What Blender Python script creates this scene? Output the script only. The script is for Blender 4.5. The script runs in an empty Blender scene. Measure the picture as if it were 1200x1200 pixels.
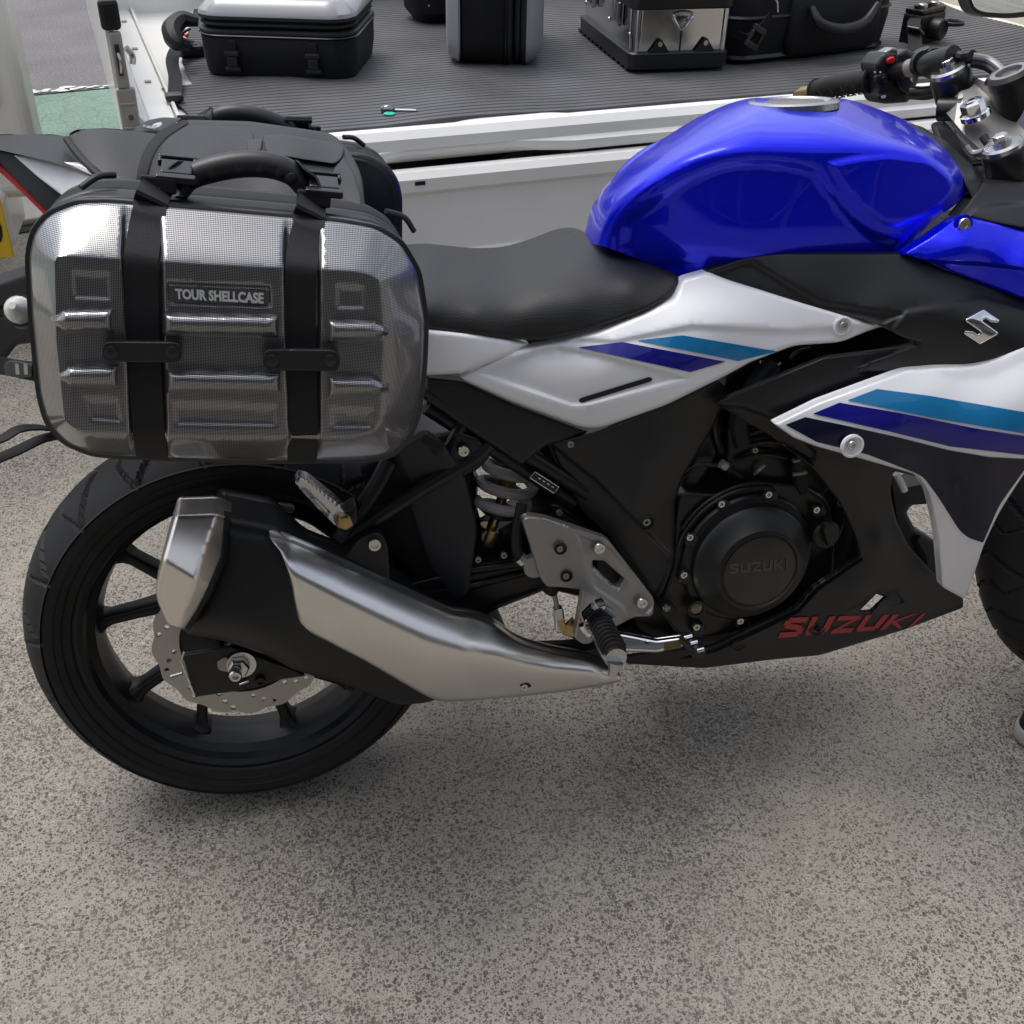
import bpy, math, random
import numpy as np
from mathutils import Vector, Matrix
from mathutils.geometry import delaunay_2d_cdt
random.seed(4); np.random.seed(4)
RAD = math.radians
sc = bpy.context.scene
C = sc.collection

# ------------------------------------------------------------------ camera
CAM = np.array([.098, -1.25, 1.334]); YAW, PITCH, ROLL, FPX = 12.9, 34.46, 1.2, 1315.0
def cam_axes():
    y, p, r_ = RAD(YAW), RAD(PITCH), RAD(ROLL)
    f = np.array([math.sin(y)*math.cos(p), math.cos(y)*math.cos(p), -math.sin(p)])
    r = np.array([math.cos(y), -math.sin(y), 0.]); u = np.cross(r, f)
    c, s = math.cos(r_), math.sin(r_)
    return np.array([c*r+s*u, -s*r+c*u, f])
AX = cam_axes()
cd = bpy.data.cameras.new('camera'); cam = bpy.data.objects.new('camera', cd); C.objects.link(cam)
cam.matrix_world = Matrix(((AX[0][0], AX[1][0], -AX[2][0], CAM[0]), (AX[0][1], AX[1][1], -AX[2][1], CAM[1]),
                           (AX[0][2], AX[1][2], -AX[2][2], CAM[2]), (0, 0, 0, 1)))
cd.sensor_width = 36; cd.lens = 36*FPX/1200; cd.clip_end = 400; cd.clip_start = .02
sc.camera = cam
# ------------------------------------------------------------------ world, sun, exposure
SUN_EL, SUN_AZ = 68, -48       # azimuth: direction the light comes from, clockwise from +y
w = bpy.data.worlds.new('World'); sc.world = w; w.use_nodes = True
nt = w.node_tree; bg = nt.nodes['Background']
sky = nt.nodes.new('ShaderNodeTexSky'); sky.sky_type = 'NISHITA'; sky.sun_disc = False
sky.sun_elevation = RAD(SUN_EL); sky.sun_rotation = RAD(SUN_AZ); sky.air_density = 1.2; sky.dust_density = 4.0; sky.ozone_density = 1.0
hs = nt.nodes.new('ShaderNodeHueSaturation'); hs.inputs['Saturation'].default_value = .36      # hazy, bright overcast
nt.links.new(sky.outputs[0], hs.inputs['Color'])
wt = nt.nodes.new('ShaderNodeTexCoord'); wm = nt.nodes.new('ShaderNodeMapping'); wm.inputs['Scale'].default_value = (1, 1, 2.2)
cn = nt.nodes.new('ShaderNodeTexNoise'); cn.inputs['Scale'].default_value = 2.6; cn.inputs['Detail'].default_value = 7; cn.inputs['Roughness'].default_value = .55
cr = nt.nodes.new('ShaderNodeValToRGB'); cr.color_ramp.elements[0].position = .47; cr.color_ramp.elements[1].position = .60
cr.color_ramp.elements[0].color = (.80, .84, .93, 1); cr.color_ramp.elements[1].color = (1.3, 1.27, 1.22, 1)      # broken high cloud all over the sky
cm = nt.nodes.new('ShaderNodeMix'); cm.data_type = 'RGBA'; cm.blend_type = 'MULTIPLY'; cm.inputs[0].default_value = 1
nt.links.new(wt.outputs['Generated'], wm.inputs[0]); nt.links.new(wm.outputs[0], cn.inputs[0]); nt.links.new(cn.outputs[0], cr.inputs[0])
nt.links.new(hs.outputs[0], cm.inputs[6]); nt.links.new(cr.outputs[0], cm.inputs[7]); nt.links.new(cm.outputs[2], bg.inputs[0]); bg.inputs[1].default_value = .15
sd = bpy.data.lights.new('sun', 'SUN'); sun = bpy.data.objects.new('sun', sd); C.objects.link(sun)
sd.energy = .8; sd.angle = RAD(30); sd.color = (1, .95, .87)
dv = Vector((math.sin(RAD(SUN_AZ))*math.cos(RAD(SUN_EL)), math.cos(RAD(SUN_AZ))*math.cos(RAD(SUN_EL)), math.sin(RAD(SUN_EL))))
sun.rotation_euler = dv.to_track_quat('Z', 'Y').to_euler()
sc.view_settings.view_transform = 'Standard'; sc.view_settings.look = 'None'
sc.view_settings.exposure = 0.5; sc.view_settings.gamma = 1.0
sc.view_settings.use_curve_mapping = False

# ------------------------------------------------------------------ frames
LEAN = RAD(9.7)
BIKE = Matrix.Rotation(-LEAN, 4, 'X')
def npm(M): return np.array([list(r) for r in M])
def ray(px, py): return ((px-600)/FPX)*AX[0] - ((py-600)/FPX)*AX[1] + AX[2]
RB = npm(BIKE.inverted())[:3, :3]
CB = RB @ CAM
def U(px, py, Y):
    """point of the motorcycle frame on the plane y = -Y"""
    d = RB @ ray(px, py); t = (-Y-CB[1])/d[1]
    return CB + t*d
def G(px, py, z):
    d = ray(px, py); t = (z-CAM[2])/d[2]
    return CAM + t*d
TH = RAD(7.96); O = G(457, 152, .66)
TRUCK = Matrix.Translation((O[0], O[1], 0)) @ Matrix.Rotation(TH, 4, 'Z')
TI = npm(TRUCK.inverted())
def TG(px, py, z):
    p = G(px, py, z); return (TI @ np.array([p[0], p[1], p[2], 1]))[:3]

# ------------------------------------------------------------------ materials
def new_mat(name):
    m = bpy.data.materials.new(name); m.use_nodes = True
    return m, m.node_tree, m.node_tree.nodes['Principled BSDF']
def P(name, col, rough=.5, metal=0, coat=0, bump=0, bscale=300, var=0, vscale=20, spec=.5, coatr=.03, stretch=None, rvar=0):
    m, t, b = new_mat(name)
    b.inputs['Base Color'].default_value = (*col, 1); b.inputs['Roughness'].default_value = rough
    b.inputs['Metallic'].default_value = metal; b.inputs['Coat Weight'].default_value = coat
    b.inputs['Coat Roughness'].default_value = coatr; b.inputs['Specular IOR Level'].default_value = spec
    tc = t.nodes.new('ShaderNodeTexCoord'); src = tc.outputs['Object']
    if stretch:
        mp = t.nodes.new('ShaderNodeMapping'); mp.inputs['Scale'].default_value = stretch[:3]
        if len(stretch) > 3: mp.inputs['Rotation'].default_value = (0, stretch[3], 0)
        t.links.new(src, mp.inputs[0]); src = mp.outputs[0]
    if bump:
        n = t.nodes.new('ShaderNodeTexNoise'); n.inputs['Scale'].default_value = bscale; n.inputs['Detail'].default_value = 3
        bp = t.nodes.new('ShaderNodeBump'); bp.inputs['Strength'].default_value = bump; bp.inputs['Distance'].default_value = .001
        t.links.new(src, n.inputs[0]); t.links.new(n.outputs[0], bp.inputs['Height']); t.links.new(bp.outputs[0], b.inputs['Normal'])
        if rvar:
            mr = t.nodes.new('ShaderNodeMapRange'); mr.inputs[3].default_value = rough-rvar; mr.inputs[4].default_value = rough+rvar
            t.links.new(n.outputs[0], mr.inputs[0]); t.links.new(mr.outputs[0], b.inputs['Roughness'])
    if var:
        n = t.nodes.new('ShaderNodeTexNoise'); n.inputs['Scale'].default_value = vscale; n.inputs['Detail'].default_value = 6
        r = t.nodes.new('ShaderNodeValToRGB'); r.color_ramp.elements[0].position = .3; r.color_ramp.elements[1].position = .7
        r.color_ramp.elements[0].color = (*[c*(1-var) for c in col], 1); r.color_ramp.elements[1].color = (*[min(1, c*(1+var)) for c in col], 1)
        t.links.new(tc.outputs['Object'], n.inputs[0]); t.links.new(n.outputs[0], r.inputs[0]); t.links.new(r.outputs[0], b.inputs['Base Color'])
    return m
M = {}
M['blue'] = P('blue_metallic_paint', (.0, .006, .82), .30, .55, .5, bump=.01, bscale=2500, coatr=.012, spec=.3)
M['navy'] = P('navy_paint', (.005, .006, .024), .4, 0, .5, spec=.1)
M['white'] = P('pearl_white_paint', (.8, .8, .82), .35, 0, .8)
M['decal_blue'] = P('decal_blue', (.008, .008, .2), .4, 0, .8, spec=.1)
M['decal_teal'] = P('decal_teal', (.01, .17, .38), .4, 0, .8, spec=.1)
M['matte'] = P('matte_black_plastic', (.0095, .0098, .0105), .42, bump=.12, bscale=1500, var=.25, vscale=9, spec=.46)
M['satin'] = P('satin_black_metal', (.006, .006, .007), .33, bump=.08, bscale=900, spec=.4)
M['engine'] = P('engine_black', (.007, .007, .007), .36, bump=.1, bscale=700, var=.3, vscale=30, spec=.42)
M['rubber'] = P('tyre_rubber', (.009, .009, .0095), .6, bump=.15, bscale=500, var=.35, vscale=14, spec=.35)
M['rim'] = P('rim_black', (.007, .007, .008), .38, spec=.35)
M['steel'] = P('brushed_steel', (.74, .72, .70), .28, 1, bump=.002, bscale=30, stretch=(6, 30, 60, RAD(-24)), rvar=.05)
M['steelcap'] = P('brushed_steel_cap', (.74, .69, .64), .28, 1, bump=.002, bscale=30, stretch=(4, 30, 60, RAD(10)), rvar=.05)
M['chrome'] = P('chrome', (.8, .8, .8), .08, 1)
M['bolt'] = P('zinc_bolt', (.62, .61, .58), .25, 1, bump=.1, bscale=300)
M['alu'] = P('cast_aluminium_grey', (.31, .30, .285), .4, .75, bump=.08, bscale=1500)
M['silver'] = P('silver_cast', (.5, .5, .5), .25, 1, bump=.08, bscale=500)
M['gold'] = P('zinc_gold', (.42, .31, .15), .3, 1)
M['disc'] = P('brake_disc_steel', (.42, .4, .38), .36, .9, bump=.03, bscale=200)
M['coil'] = P('spring_grey', (.33, .31, .29), .45)
M['fabric'] = P('black_nylon_fabric', (.007, .007, .008), .6, bump=.5, bscale=1400, var=.2, vscale=6, spec=.3)
M['nylon'] = P('nylon_pad', (.017, .0175, .02), .5, bump=.35, bscale=1200, var=.2, vscale=8, spec=.4)
M['webbing'] = P('webbing', (.010, .010, .011), .62, bump=.6, bscale=900, stretch=(3, 1, .4), spec=.3)
M['buckle'] = P('buckle_plastic', (.014, .014, .016), .3)
M['handle'] = P('rubber_handle', (.013, .013, .015), .42)
M['leather'] = P('leatherette', (.008, .008, .009), .45, bump=.3, bscale=1500)
M['red'] = P('red_plastic', (.6, .02, .02), .3)
M['redprint'] = P('red_print', (.36, .03, .03), .45)
M['clear'] = P('lens_clear', (.75, .74, .7), .12, 0, 1)
M['black'] = P('deep_black', (.004, .004, .004), .6)
M['truck'] = P('truck_white_paint', (.86, .85, .81), .38, coat=.3, var=.07, vscale=3, bump=.05, bscale=40)
M['truckgrey'] = P('galvanised_tan', (.36, .33, .3), .5, var=.1, vscale=30)
M['cream'] = P('cream_painted_wall', (.6, .54, .46), .5, var=.06)
M['greylid'] = P('grey_plastic_shell', (.33, .33, .34), .3, coat=.6)
M['alubox'] = P('polished_aluminium', (.62, .62, .62), .13, 1, bump=.04, bscale=20)
M['whiteprint'] = P('white_print', (.6, .6, .6), .5)
M['yellow'] = P('yellow_plate', (.75, .5, .02), .4)
M['green'] = P('green_tag', (.02, .5, .33), .4)
M['glass'] = P('mirror_glass', (.85, .9, .95), .02, 1)
M['wood'] = P('building_wall', (.12, .105, .09), .7, var=.2, vscale=2)
M['winglass'] = P('window_glass', (.02, .025, .03), .05, 0, 1)

def brushed(name, col, ang, rough=.32):
    m, t, b = new_mat(name)
    b.inputs['Metallic'].default_value = 1; b.inputs['Anisotropic'].default_value = .4
    tc = t.nodes.new('ShaderNodeTexCoord'); m1 = t.nodes.new('ShaderNodeMapping'); m1.inputs['Rotation'].default_value = (0, ang, 0)
    m2 = t.nodes.new('ShaderNodeMapping'); m2.inputs['Scale'].default_value = (3, 160, 160)
    n = t.nodes.new('ShaderNodeTexNoise'); n.inputs['Scale'].default_value = 1.0; n.inputs['Detail'].default_value = 4
    t.links.new(tc.outputs['Object'], m1.inputs[0]); t.links.new(m1.outputs[0], m2.inputs[0]); t.links.new(m2.outputs[0], n.inputs[0])
    mr = t.nodes.new('ShaderNodeMapRange'); mr.inputs[1].default_value = .3; mr.inputs[2].default_value = .7; mr.inputs[3].default_value = rough-.02; mr.inputs[4].default_value = rough+.02
    t.links.new(n.outputs[0], mr.inputs[0]); t.links.new(mr.outputs[0], b.inputs['Roughness'])
    n2 = t.nodes.new('ShaderNodeTexNoise'); n2.inputs['Scale'].default_value = 5; t.links.new(tc.outputs['Object'], n2.inputs[0])
    mx = t.nodes.new('ShaderNodeMix'); mx.data_type = 'RGBA'; mx.inputs[6].default_value = (*[c*.96 for c in col], 1); mx.inputs[7].default_value = (*[min(1, c*1.02) for c in col], 1)
    ad = t.nodes.new('ShaderNodeMath'); ad.operation = 'ADD'; ad.use_clamp = True; sb = t.nodes.new('ShaderNodeMath'); sb.operation = 'SUBTRACT'; sb.inputs[1].default_value = .5
    t.links.new(n2.outputs[0], sb.inputs[0]); t.links.new(n.outputs[0], ad.inputs[0]); t.links.new(sb.outputs[0], ad.inputs[1])
    t.links.new(ad.outputs[0], mx.inputs[0]); t.links.new(mx.outputs[2], b.inputs['Base Color'])
    return m
M['steel'] = brushed('brushed_steel', (.76, .74, .71), RAD(-26)); M['steelcap'] = brushed('brushed_steel_cap', (.76, .71, .66), RAD(12))
def seat_mat():
    m, t, b = new_mat('seat_vinyl')
    b.inputs['Base Color'].default_value = (.009, .009, .009, 1); b.inputs['Roughness'].default_value = .47
    tc = t.nodes.new('ShaderNodeTexCoord'); v = t.nodes.new('ShaderNodeTexVoronoi'); v.inputs['Scale'].default_value = 520
    v.inputs['Randomness'].default_value = .35
    bp = t.nodes.new('ShaderNodeBump'); bp.inputs['Strength'].default_value = .22; bp.inputs['Distance'].default_value = .0012
    t.links.new(tc.outputs['Object'], v.inputs[0]); t.links.new(v.outputs['Distance'], bp.inputs['Height']); t.links.new(bp.outputs[0], b.inputs['Normal'])
    return m
M['seat'] = seat_mat()
def math_node(t, op, a, b_=None, c=None):
    n = t.nodes.new('ShaderNodeMath'); n.operation = op
    for i, x in enumerate((a, b_, c)):
        if x is None: continue
        if isinstance(x, (int, float)): n.inputs[i].default_value = x
        else: t.links.new(x, n.inputs[i])
    return n.outputs[0]
def shell_mat():
    m, t, b = new_mat('perforated_print_shell')
    tc = t.nodes.new('ShaderNodeTexCoord'); s = t.nodes.new('ShaderNodeSeparateXYZ'); t.links.new(tc.outputs['Object'], s.inputs[0])
    k = math.pi/.0016
    x = math_node(t, 'MULTIPLY', s.outputs[0], k); z = math_node(t, 'MULTIPLY', s.outputs[2], k*1.05)
    a = math_node(t, 'ADD', x, z); d = math_node(t, 'SUBTRACT', x, z)
    mu = math_node(t, 'MULTIPLY', math_node(t, 'SINE', a), math_node(t, 'SINE', d))
    r = t.nodes.new('ShaderNodeMapRange'); r.inputs[1].default_value = -.15; r.inputs[2].default_value = .25
    t.links.new(mu, r.inputs[0])
    mx = t.nodes.new('ShaderNodeMix'); mx.data_type = 'RGBA'
    mx.inputs[6].default_value = (.016, .014, .013, 1); mx.inputs[7].default_value = (.38, .38, .39, 1)
    t.links.new(r.outputs[0], mx.inputs[0]); t.links.new(mx.outputs[2], b.inputs['Base Color'])
    t.links.new(math_node(t, 'MULTIPLY', r.outputs[0], .92), b.inputs['Metallic'])
    b.inputs['Roughness'].default_value = .3; b.inputs['Coat Weight'].default_value = 1; b.inputs['Coat Roughness'].default_value = .04
    return m
M['shell'] = shell_mat()
def ramp(t, src, stops):
    r = t.nodes.new('ShaderNodeValToRGB'); e = r.color_ramp.elements
    while len(e) < len(stops): e.new(.5)
    for el, (p, c) in zip(e, stops): el.position = p; el.color = (*c, 1) if len(c) == 3 else c
    t.links.new(src, r.inputs[0]); return r.outputs[0]
def mixc(t, f, a, b_, mode='MIX'):
    n = t.nodes.new('ShaderNodeMix'); n.data_type = 'RGBA'; n.blend_type = mode
    for i, x in ((0, f), (6, a), (7, b_)):
        if isinstance(x, (int, float)): n.inputs[i].default_value = x
        elif isinstance(x, tuple): n.inputs[i].default_value = (*x, 1)
        else: t.links.new(x, n.inputs[i])
    return n.outputs[2]
def concrete_mat():
    m, t, b = new_mat('exposed_aggregate_concrete')
    tc = t.nodes.new('ShaderNodeTexCoord'); co = tc.outputs['Object']
    wn = t.nodes.new('ShaderNodeTexNoise'); wn.inputs['Scale'].default_value = 60; t.links.new(co, wn.inputs[0])
    wp = t.nodes.new('ShaderNodeVectorMath'); wp.operation = 'MULTIPLY_ADD'; t.links.new(wn.outputs['Color'], wp.inputs[0])
    wp.inputs[1].default_value = (.006, .006, 0); t.links.new(co, wp.inputs[2]); wc = wp.outputs[0]
    big = t.nodes.new('ShaderNodeTexNoise'); big.inputs['Scale'].default_value = 2.3; big.inputs['Detail'].default_value = 5; t.links.new(co, big.inputs[0])
    mid = t.nodes.new('ShaderNodeTexNoise'); mid.inputs['Scale'].default_value = 14; mid.inputs['Detail'].default_value = 6; t.links.new(co, mid.inputs[0])
    fine = t.nodes.new('ShaderNodeTexNoise'); fine.inputs['Scale'].default_value = 500; fine.inputs['Detail'].default_value = 4; t.links.new(co, fine.inputs[0])
    base = ramp(t, mid.outputs[0], [(.25, (.245, .22, .183)), (.75, (.38, .348, .298))])
    base = mixc(t, .45, base, ramp(t, fine.outputs[0], [(.3, (.15, .136, .115)), (.7, (.50, .46, .40))]))
    col = base; mask = None
    skin = t.nodes.new('ShaderNodeTexNoise'); skin.inputs['Scale'].default_value = 2.1; skin.inputs['Detail'].default_value = 9; skin.inputs['Roughness'].default_value = .65
    so = t.nodes.new('ShaderNodeVectorMath'); so.operation = 'ADD'; so.inputs[1].default_value = (3.3, 7.1, 0); t.links.new(co, so.inputs[0]); t.links.new(so.outputs[0], skin.inputs[0])
    skm = t.nodes.new('ShaderNodeMapRange'); skm.inputs[1].default_value = .40; skm.inputs[2].default_value = .56; skm.inputs[3].default_value = .68; skm.inputs[4].default_value = 1.0      # cement skin left over the stones in places
    t.links.new(skin.outputs[0], skm.inputs[0])
    for scale, th, wd in ((66, .17, .015), (120, .33, .02), (185, .43, .03), (280, .46, .05), (430, .42, .08)):
        v = t.nodes.new('ShaderNodeTexVoronoi'); v.inputs['Scale'].default_value = scale; t.links.new(wc, v.inputs[0])
        sp = t.nodes.new('ShaderNodeSeparateColor'); t.links.new(v.outputs['Color'], sp.inputs[0])
        lim = math_node(t, 'MULTIPLY', sp.outputs[0], th*1.35)            # stone radius varies, some cells hold none
        lim = math_node(t, 'ADD', lim, math_node(t, 'MULTIPLY', math_node(t, 'SUBTRACT', big.outputs[0], .5), .45))
        df = math_node(t, 'SUBTRACT', lim, v.outputs['Distance'])
        mk = t.nodes.new('ShaderNodeMapRange'); mk.inputs[1].default_value = 0; mk.inputs[2].default_value = wd; t.links.new(df, mk.inputs[0])
        sc_ = ramp(t, sp.outputs[1], [(0, (.028, .027, .025)), (.25, (.062, .055, .048)), (.5, (.11, .096, .08)), (.78, (.19, .168, .14)), (1, (.48, .47, .44))])
        sc_ = mixc(t, .2, sc_, ramp(t, fine.outputs[0], [(.3, (.05, .05, .05)), (.7, (.3, .28, .26))]))
        col = mixc(t, math_node(t, 'MULTIPLY', mk.outputs[0], skm.outputs[0]), col, sc_)
        mask = mk.outputs[0] if mask is None else math_node(t, 'MAXIMUM', mask, mk.outputs[0])
    st = t.nodes.new('ShaderNodeTexNoise'); st.inputs['Scale'].default_value = 1.6; st.inputs['Detail'].default_value = 8; t.links.new(co, st.inputs[0])
    col = mixc(t, 1.0, col, ramp(t, st.outputs[0], [(.32, (.66, .66, .66)), (.48, (.98, .97, .95)), (.62, (1.02, 1.0, .96)), (.72, (1.22, 1.17, 1.1))]), 'MULTIPLY')
    # a trowelled, less worn patch where the stones are skinned over
    t.links.new(col, b.inputs['Base Color']); b.inputs['Roughness'].default_value = .85
    bp = t.nodes.new('ShaderNodeBump'); bp.inputs['Strength'].default_value = .6; bp.inputs['Distance'].default_value = .002
    h = math_node(t, 'ADD', math_node(t, 'MULTIPLY', mask, -.4), fine.outputs[0])
    t.links.new(h, bp.inputs['Height']); t.links.new(bp.outputs[0], b.inputs['Normal'])
    return m
M['concrete'] = concrete_mat()
def asphalt_mat(name, c0, c1, crack):
    m, t, b = new_mat(name)
    tc = t.nodes.new('ShaderNodeTexCoord'); co = tc.outputs['Object']
    n = t.nodes.new('ShaderNodeTexNoise'); n.inputs['Scale'].default_value = 90; n.inputs['Detail'].default_value = 5; t.links.new(co, n.inputs[0])
    n2 = t.nodes.new('ShaderNodeTexNoise'); n2.inputs['Scale'].default_value = 3; n2.inputs['Detail'].default_value = 6; t.links.new(co, n2.inputs[0])
    col = ramp(t, n.outputs[0], [(.3, c0), (.62, c1), (.8, tuple(min(1, x*1.9) for x in c1))])
    col = mixc(t, 1., col, ramp(t, n2.outputs[0], [(.3, (.8, .8, .8)), (.7, (1.1, 1.1, 1.1))]), 'MULTIPLY')
    if crack:
        v = t.nodes.new('ShaderNodeTexVoronoi'); v.feature = 'DISTANCE_TO_EDGE'; v.inputs['Scale'].default_value = 9; t.links.new(co, v.inputs[0])
        k = ramp(t, v.outputs['Distance'], [(0, (.75, .75, .75)), (.05, (1, 1, 1))]); col = mixc(t, 1., col, k, 'MULTIPLY')
    t.links.new(col, b.inputs['Base Color']); b.inputs['Roughness'].default_value = .85
    bp = t.nodes.new('ShaderNodeBump'); bp.inputs['Strength'].default_value = .5; bp.inputs['Distance'].default_value = .004
    t.links.new(n.outputs[0], bp.inputs['Height']); t.links.new(bp.outputs[0], b.inputs['Normal'])
    return m
M['asphalt'] = asphalt_mat('street_asphalt', (.10, .095, .095), (.19, .18, .18), False)
M['greenpaint'] = asphalt_mat('green_road_paint', (.12, .19, .15), (.21, .31, .25), True)
M['mat'] = P('ribbed_rubber_mat', (.085, .085, .09), .6, var=.25, vscale=5, bump=.1, bscale=200)

# ------------------------------------------------------------------ object helpers
def empty(name, label, cat, mat=None, group=None):
    o = bpy.data.objects.new(name, None); C.objects.link(o)
    if mat is not None: o.matrix_world = mat
    o['label'] = label; o['category'] = cat
    if group: o['group'] = group
    return o
def mk(name, V, F, mat, parent=None, smooth=True, angle=35, post=None, label=None, bevel=0, bseg=2, weld=0):
    V = np.asarray([tuple(v) for v in V], float)
    if post is not None: V = V @ npm(post)[:3, :3].T + npm(post)[:3, 3]
    me = bpy.data.meshes.new(name); me.from_pydata(V.tolist(), [], [tuple(int(i) for i in f) for f in F]); me.validate()
    me.materials.append(M[mat] if isinstance(mat, str) else mat)
    me.update()
    o = bpy.data.objects.new(name, me); C.objects.link(o)
    if parent is not None: o.parent = parent
    if smooth:
        me.shade_smooth()
        import bmesh
        bm = bmesh.new(); bm.from_mesh(me)
        if weld: bmesh.ops.remove_doubles(bm, verts=bm.verts, dist=weld)
        bmesh.ops.recalc_face_normals(bm, faces=bm.faces)
        for e in bm.edges:
            if len(e.link_faces) == 2 and e.calc_face_angle(0) > RAD(angle): e.smooth = False
        bm.to_mesh(me); bm.free()
    if bevel:
        b = o.modifiers.new('bevel', 'BEVEL'); b.width = bevel; b.segments = bseg; b.limit_method = 'ANGLE'; b.angle_limit = RAD(40); b.harden_normals = False
    if label: o['label'] = label
    return o
def box_vf(a, b):
    (x0, y0, z0), (x1, y1, z1) = a, b
    V = [(x, y, z) for x in (x0, x1) for y in (y0, y1) for z in (z0, z1)]
    F = [(0, 1, 3, 2), (4, 6, 7, 5), (0, 4, 5, 1), (2, 3, 7, 6), (0, 2, 6, 4), (1, 5, 7, 3)]
    return V, F
def join(parts):
    V, F = [], []
    for v, f in parts:
        n = len(V); V += [tuple(q) for q in v]; F += [tuple(i+n for i in g) for g in f]
    return V, F
def xf(vf, Mx):
    V, F = vf; R_ = npm(Mx); V = np.asarray([tuple(v) for v in V], float) @ R_[:3, :3].T + R_[:3, 3]
    return V.tolist(), F
def box(name, a, b, mat, parent=None, bevel=.002, Mx=None, label=None):
    vf = box_vf(a, b)
    if Mx is not None: vf = xf(vf, Mx)
    return mk(name, *vf, mat, parent, smooth=False, bevel=bevel, label=label)
def cat_rom(P_, n, closed=False):
    P_ = np.asarray(P_, float); N = len(P_); out = []
    segs = N if closed else N-1
    for i in range(segs):
        if closed: p0, p1, p2, p3 = P_[i-1], P_[i], P_[(i+1) % N], P_[(i+2) % N]
        else: p1, p2 = P_[i], P_[i+1]; p0 = P_[i-1] if i else 2*p1-p2; p3 = P_[i+2] if i+2 < N else 2*p2-p1
        for k in range(n):
            t = k/n; out.append(.5*((2*p1)+(p2-p0)*t+(2*p0-5*p1+4*p2-p3)*t*t+(3*p1-p0-3*p2+p3)*t**3))
    if not closed: out.append(P_[-1])
    return np.array(out)
def tube_vf(pts, r, seg=10, spl=6, closed=False):
    pts = np.asarray([tuple(p) for p in pts], float); rr = np.full(len(pts), r) if np.isscalar(r) else np.asarray(r, float)
    Q = np.hstack([pts, rr[:, None]])
    if spl > 1 and len(pts) > 2: Q = cat_rom(Q, spl, closed)
    elif closed: pass
    n = len(Q); V, F = [], []
    T = np.array([Q[(i+1) % n, :3]-Q[i-1, :3] if closed else Q[min(i+1, n-1), :3]-Q[max(i-1, 0), :3] for i in range(n)])
    T /= np.linalg.norm(T, axis=1)[:, None]+1e-12
    a = np.cross(T[0], [0, 0, 1.0]);
    if np.linalg.norm(a) < .1: a = np.cross(T[0], [0, 1., 0])
    for i in range(n):
        a = a-T[i]*(a@T[i]); a /= np.linalg.norm(a); b = np.cross(T[i], a)
        for k in range(seg):
            th = 2*math.pi*k/seg; V.append(Q[i, :3]+Q[i, 3]*(math.cos(th)*a+math.sin(th)*b))
    for i in range(n if closed else n-1):
        for k in range(seg): F.append((i*seg+k, i*seg+(k+1) % seg, ((i+1) % n)*seg+(k+1) % seg, ((i+1) % n)*seg+k))
    if not closed: F += [tuple(range(seg))[::-1], tuple((n-1)*seg+k for k in range(seg))]
    return V, F
def tube(name, pts, r, mat, parent=None, seg=10, spl=6, post=None, closed=False, label=None):
    return mk(name, *tube_vf(pts, r, seg, spl, closed), mat, parent, post=post, label=label)
def UT(pts): return [U(p[0], p[1], p[2]) for p in pts]
def frame_from(axis, up=(0, 0, 1)):
    a = np.asarray(axis, float); a /= np.linalg.norm(a); u = np.asarray(up, float)
    x = np.cross(u, a)
    if np.linalg.norm(x) < .05: x = np.cross([1., 0, 0], a)
    x /= np.linalg.norm(x); y = np.cross(a, x); return x, y, a
def lathe_vf(c, axis, prof, seg=48, phase=0, cap=True):
    cap = cap and prof[0] != prof[-1]
    """prof: (radius, height along axis)"""
    x, y, a = frame_from(axis); c = np.asarray(c, float); V, F = [], []
    for r, h in prof:
        for k in range(seg):
            t = 2*math.pi*(k+phase)/seg; V.append(c+a*h+r*(math.cos(t)*x+math.sin(t)*y))
    for i in range(len(prof)-1):
        for k in range(seg): F.append((i*seg+k, i*seg+(k+1) % seg, (i+1)*seg+(k+1) % seg, (i+1)*seg+k))
    if cap and prof[0][0] > 1e-6: F.append(tuple(range(seg))[::-1])
    if cap and prof[-1][0] > 1e-6: F.append(tuple((len(prof)-1)*seg+k for k in range(seg)))
    return V, F
def lathe(name, c, axis, prof, mat, parent=None, seg=48, post=None, angle=35, phase=0, label=None, cap=True):
    return mk(name, *lathe_vf(c, axis, prof, seg, phase, cap), mat, parent, angle=angle, post=post, label=label)
OUT = (0, -1, 0)      # towards the viewer's side of the motorcycle
def bolt(px, py, Y, r, parent, mat='bolt', post=None, h=.004, name='bolt'):
    c = U(px, py, Y)
    prof = [(r, 0), (r, h*.7), (r*.9, h), (r*.52, h), (r*.45, h*.35), (.0, h*.35)]
    return lathe(name, c, OUT, prof, mat, parent, 20, post)

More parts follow.
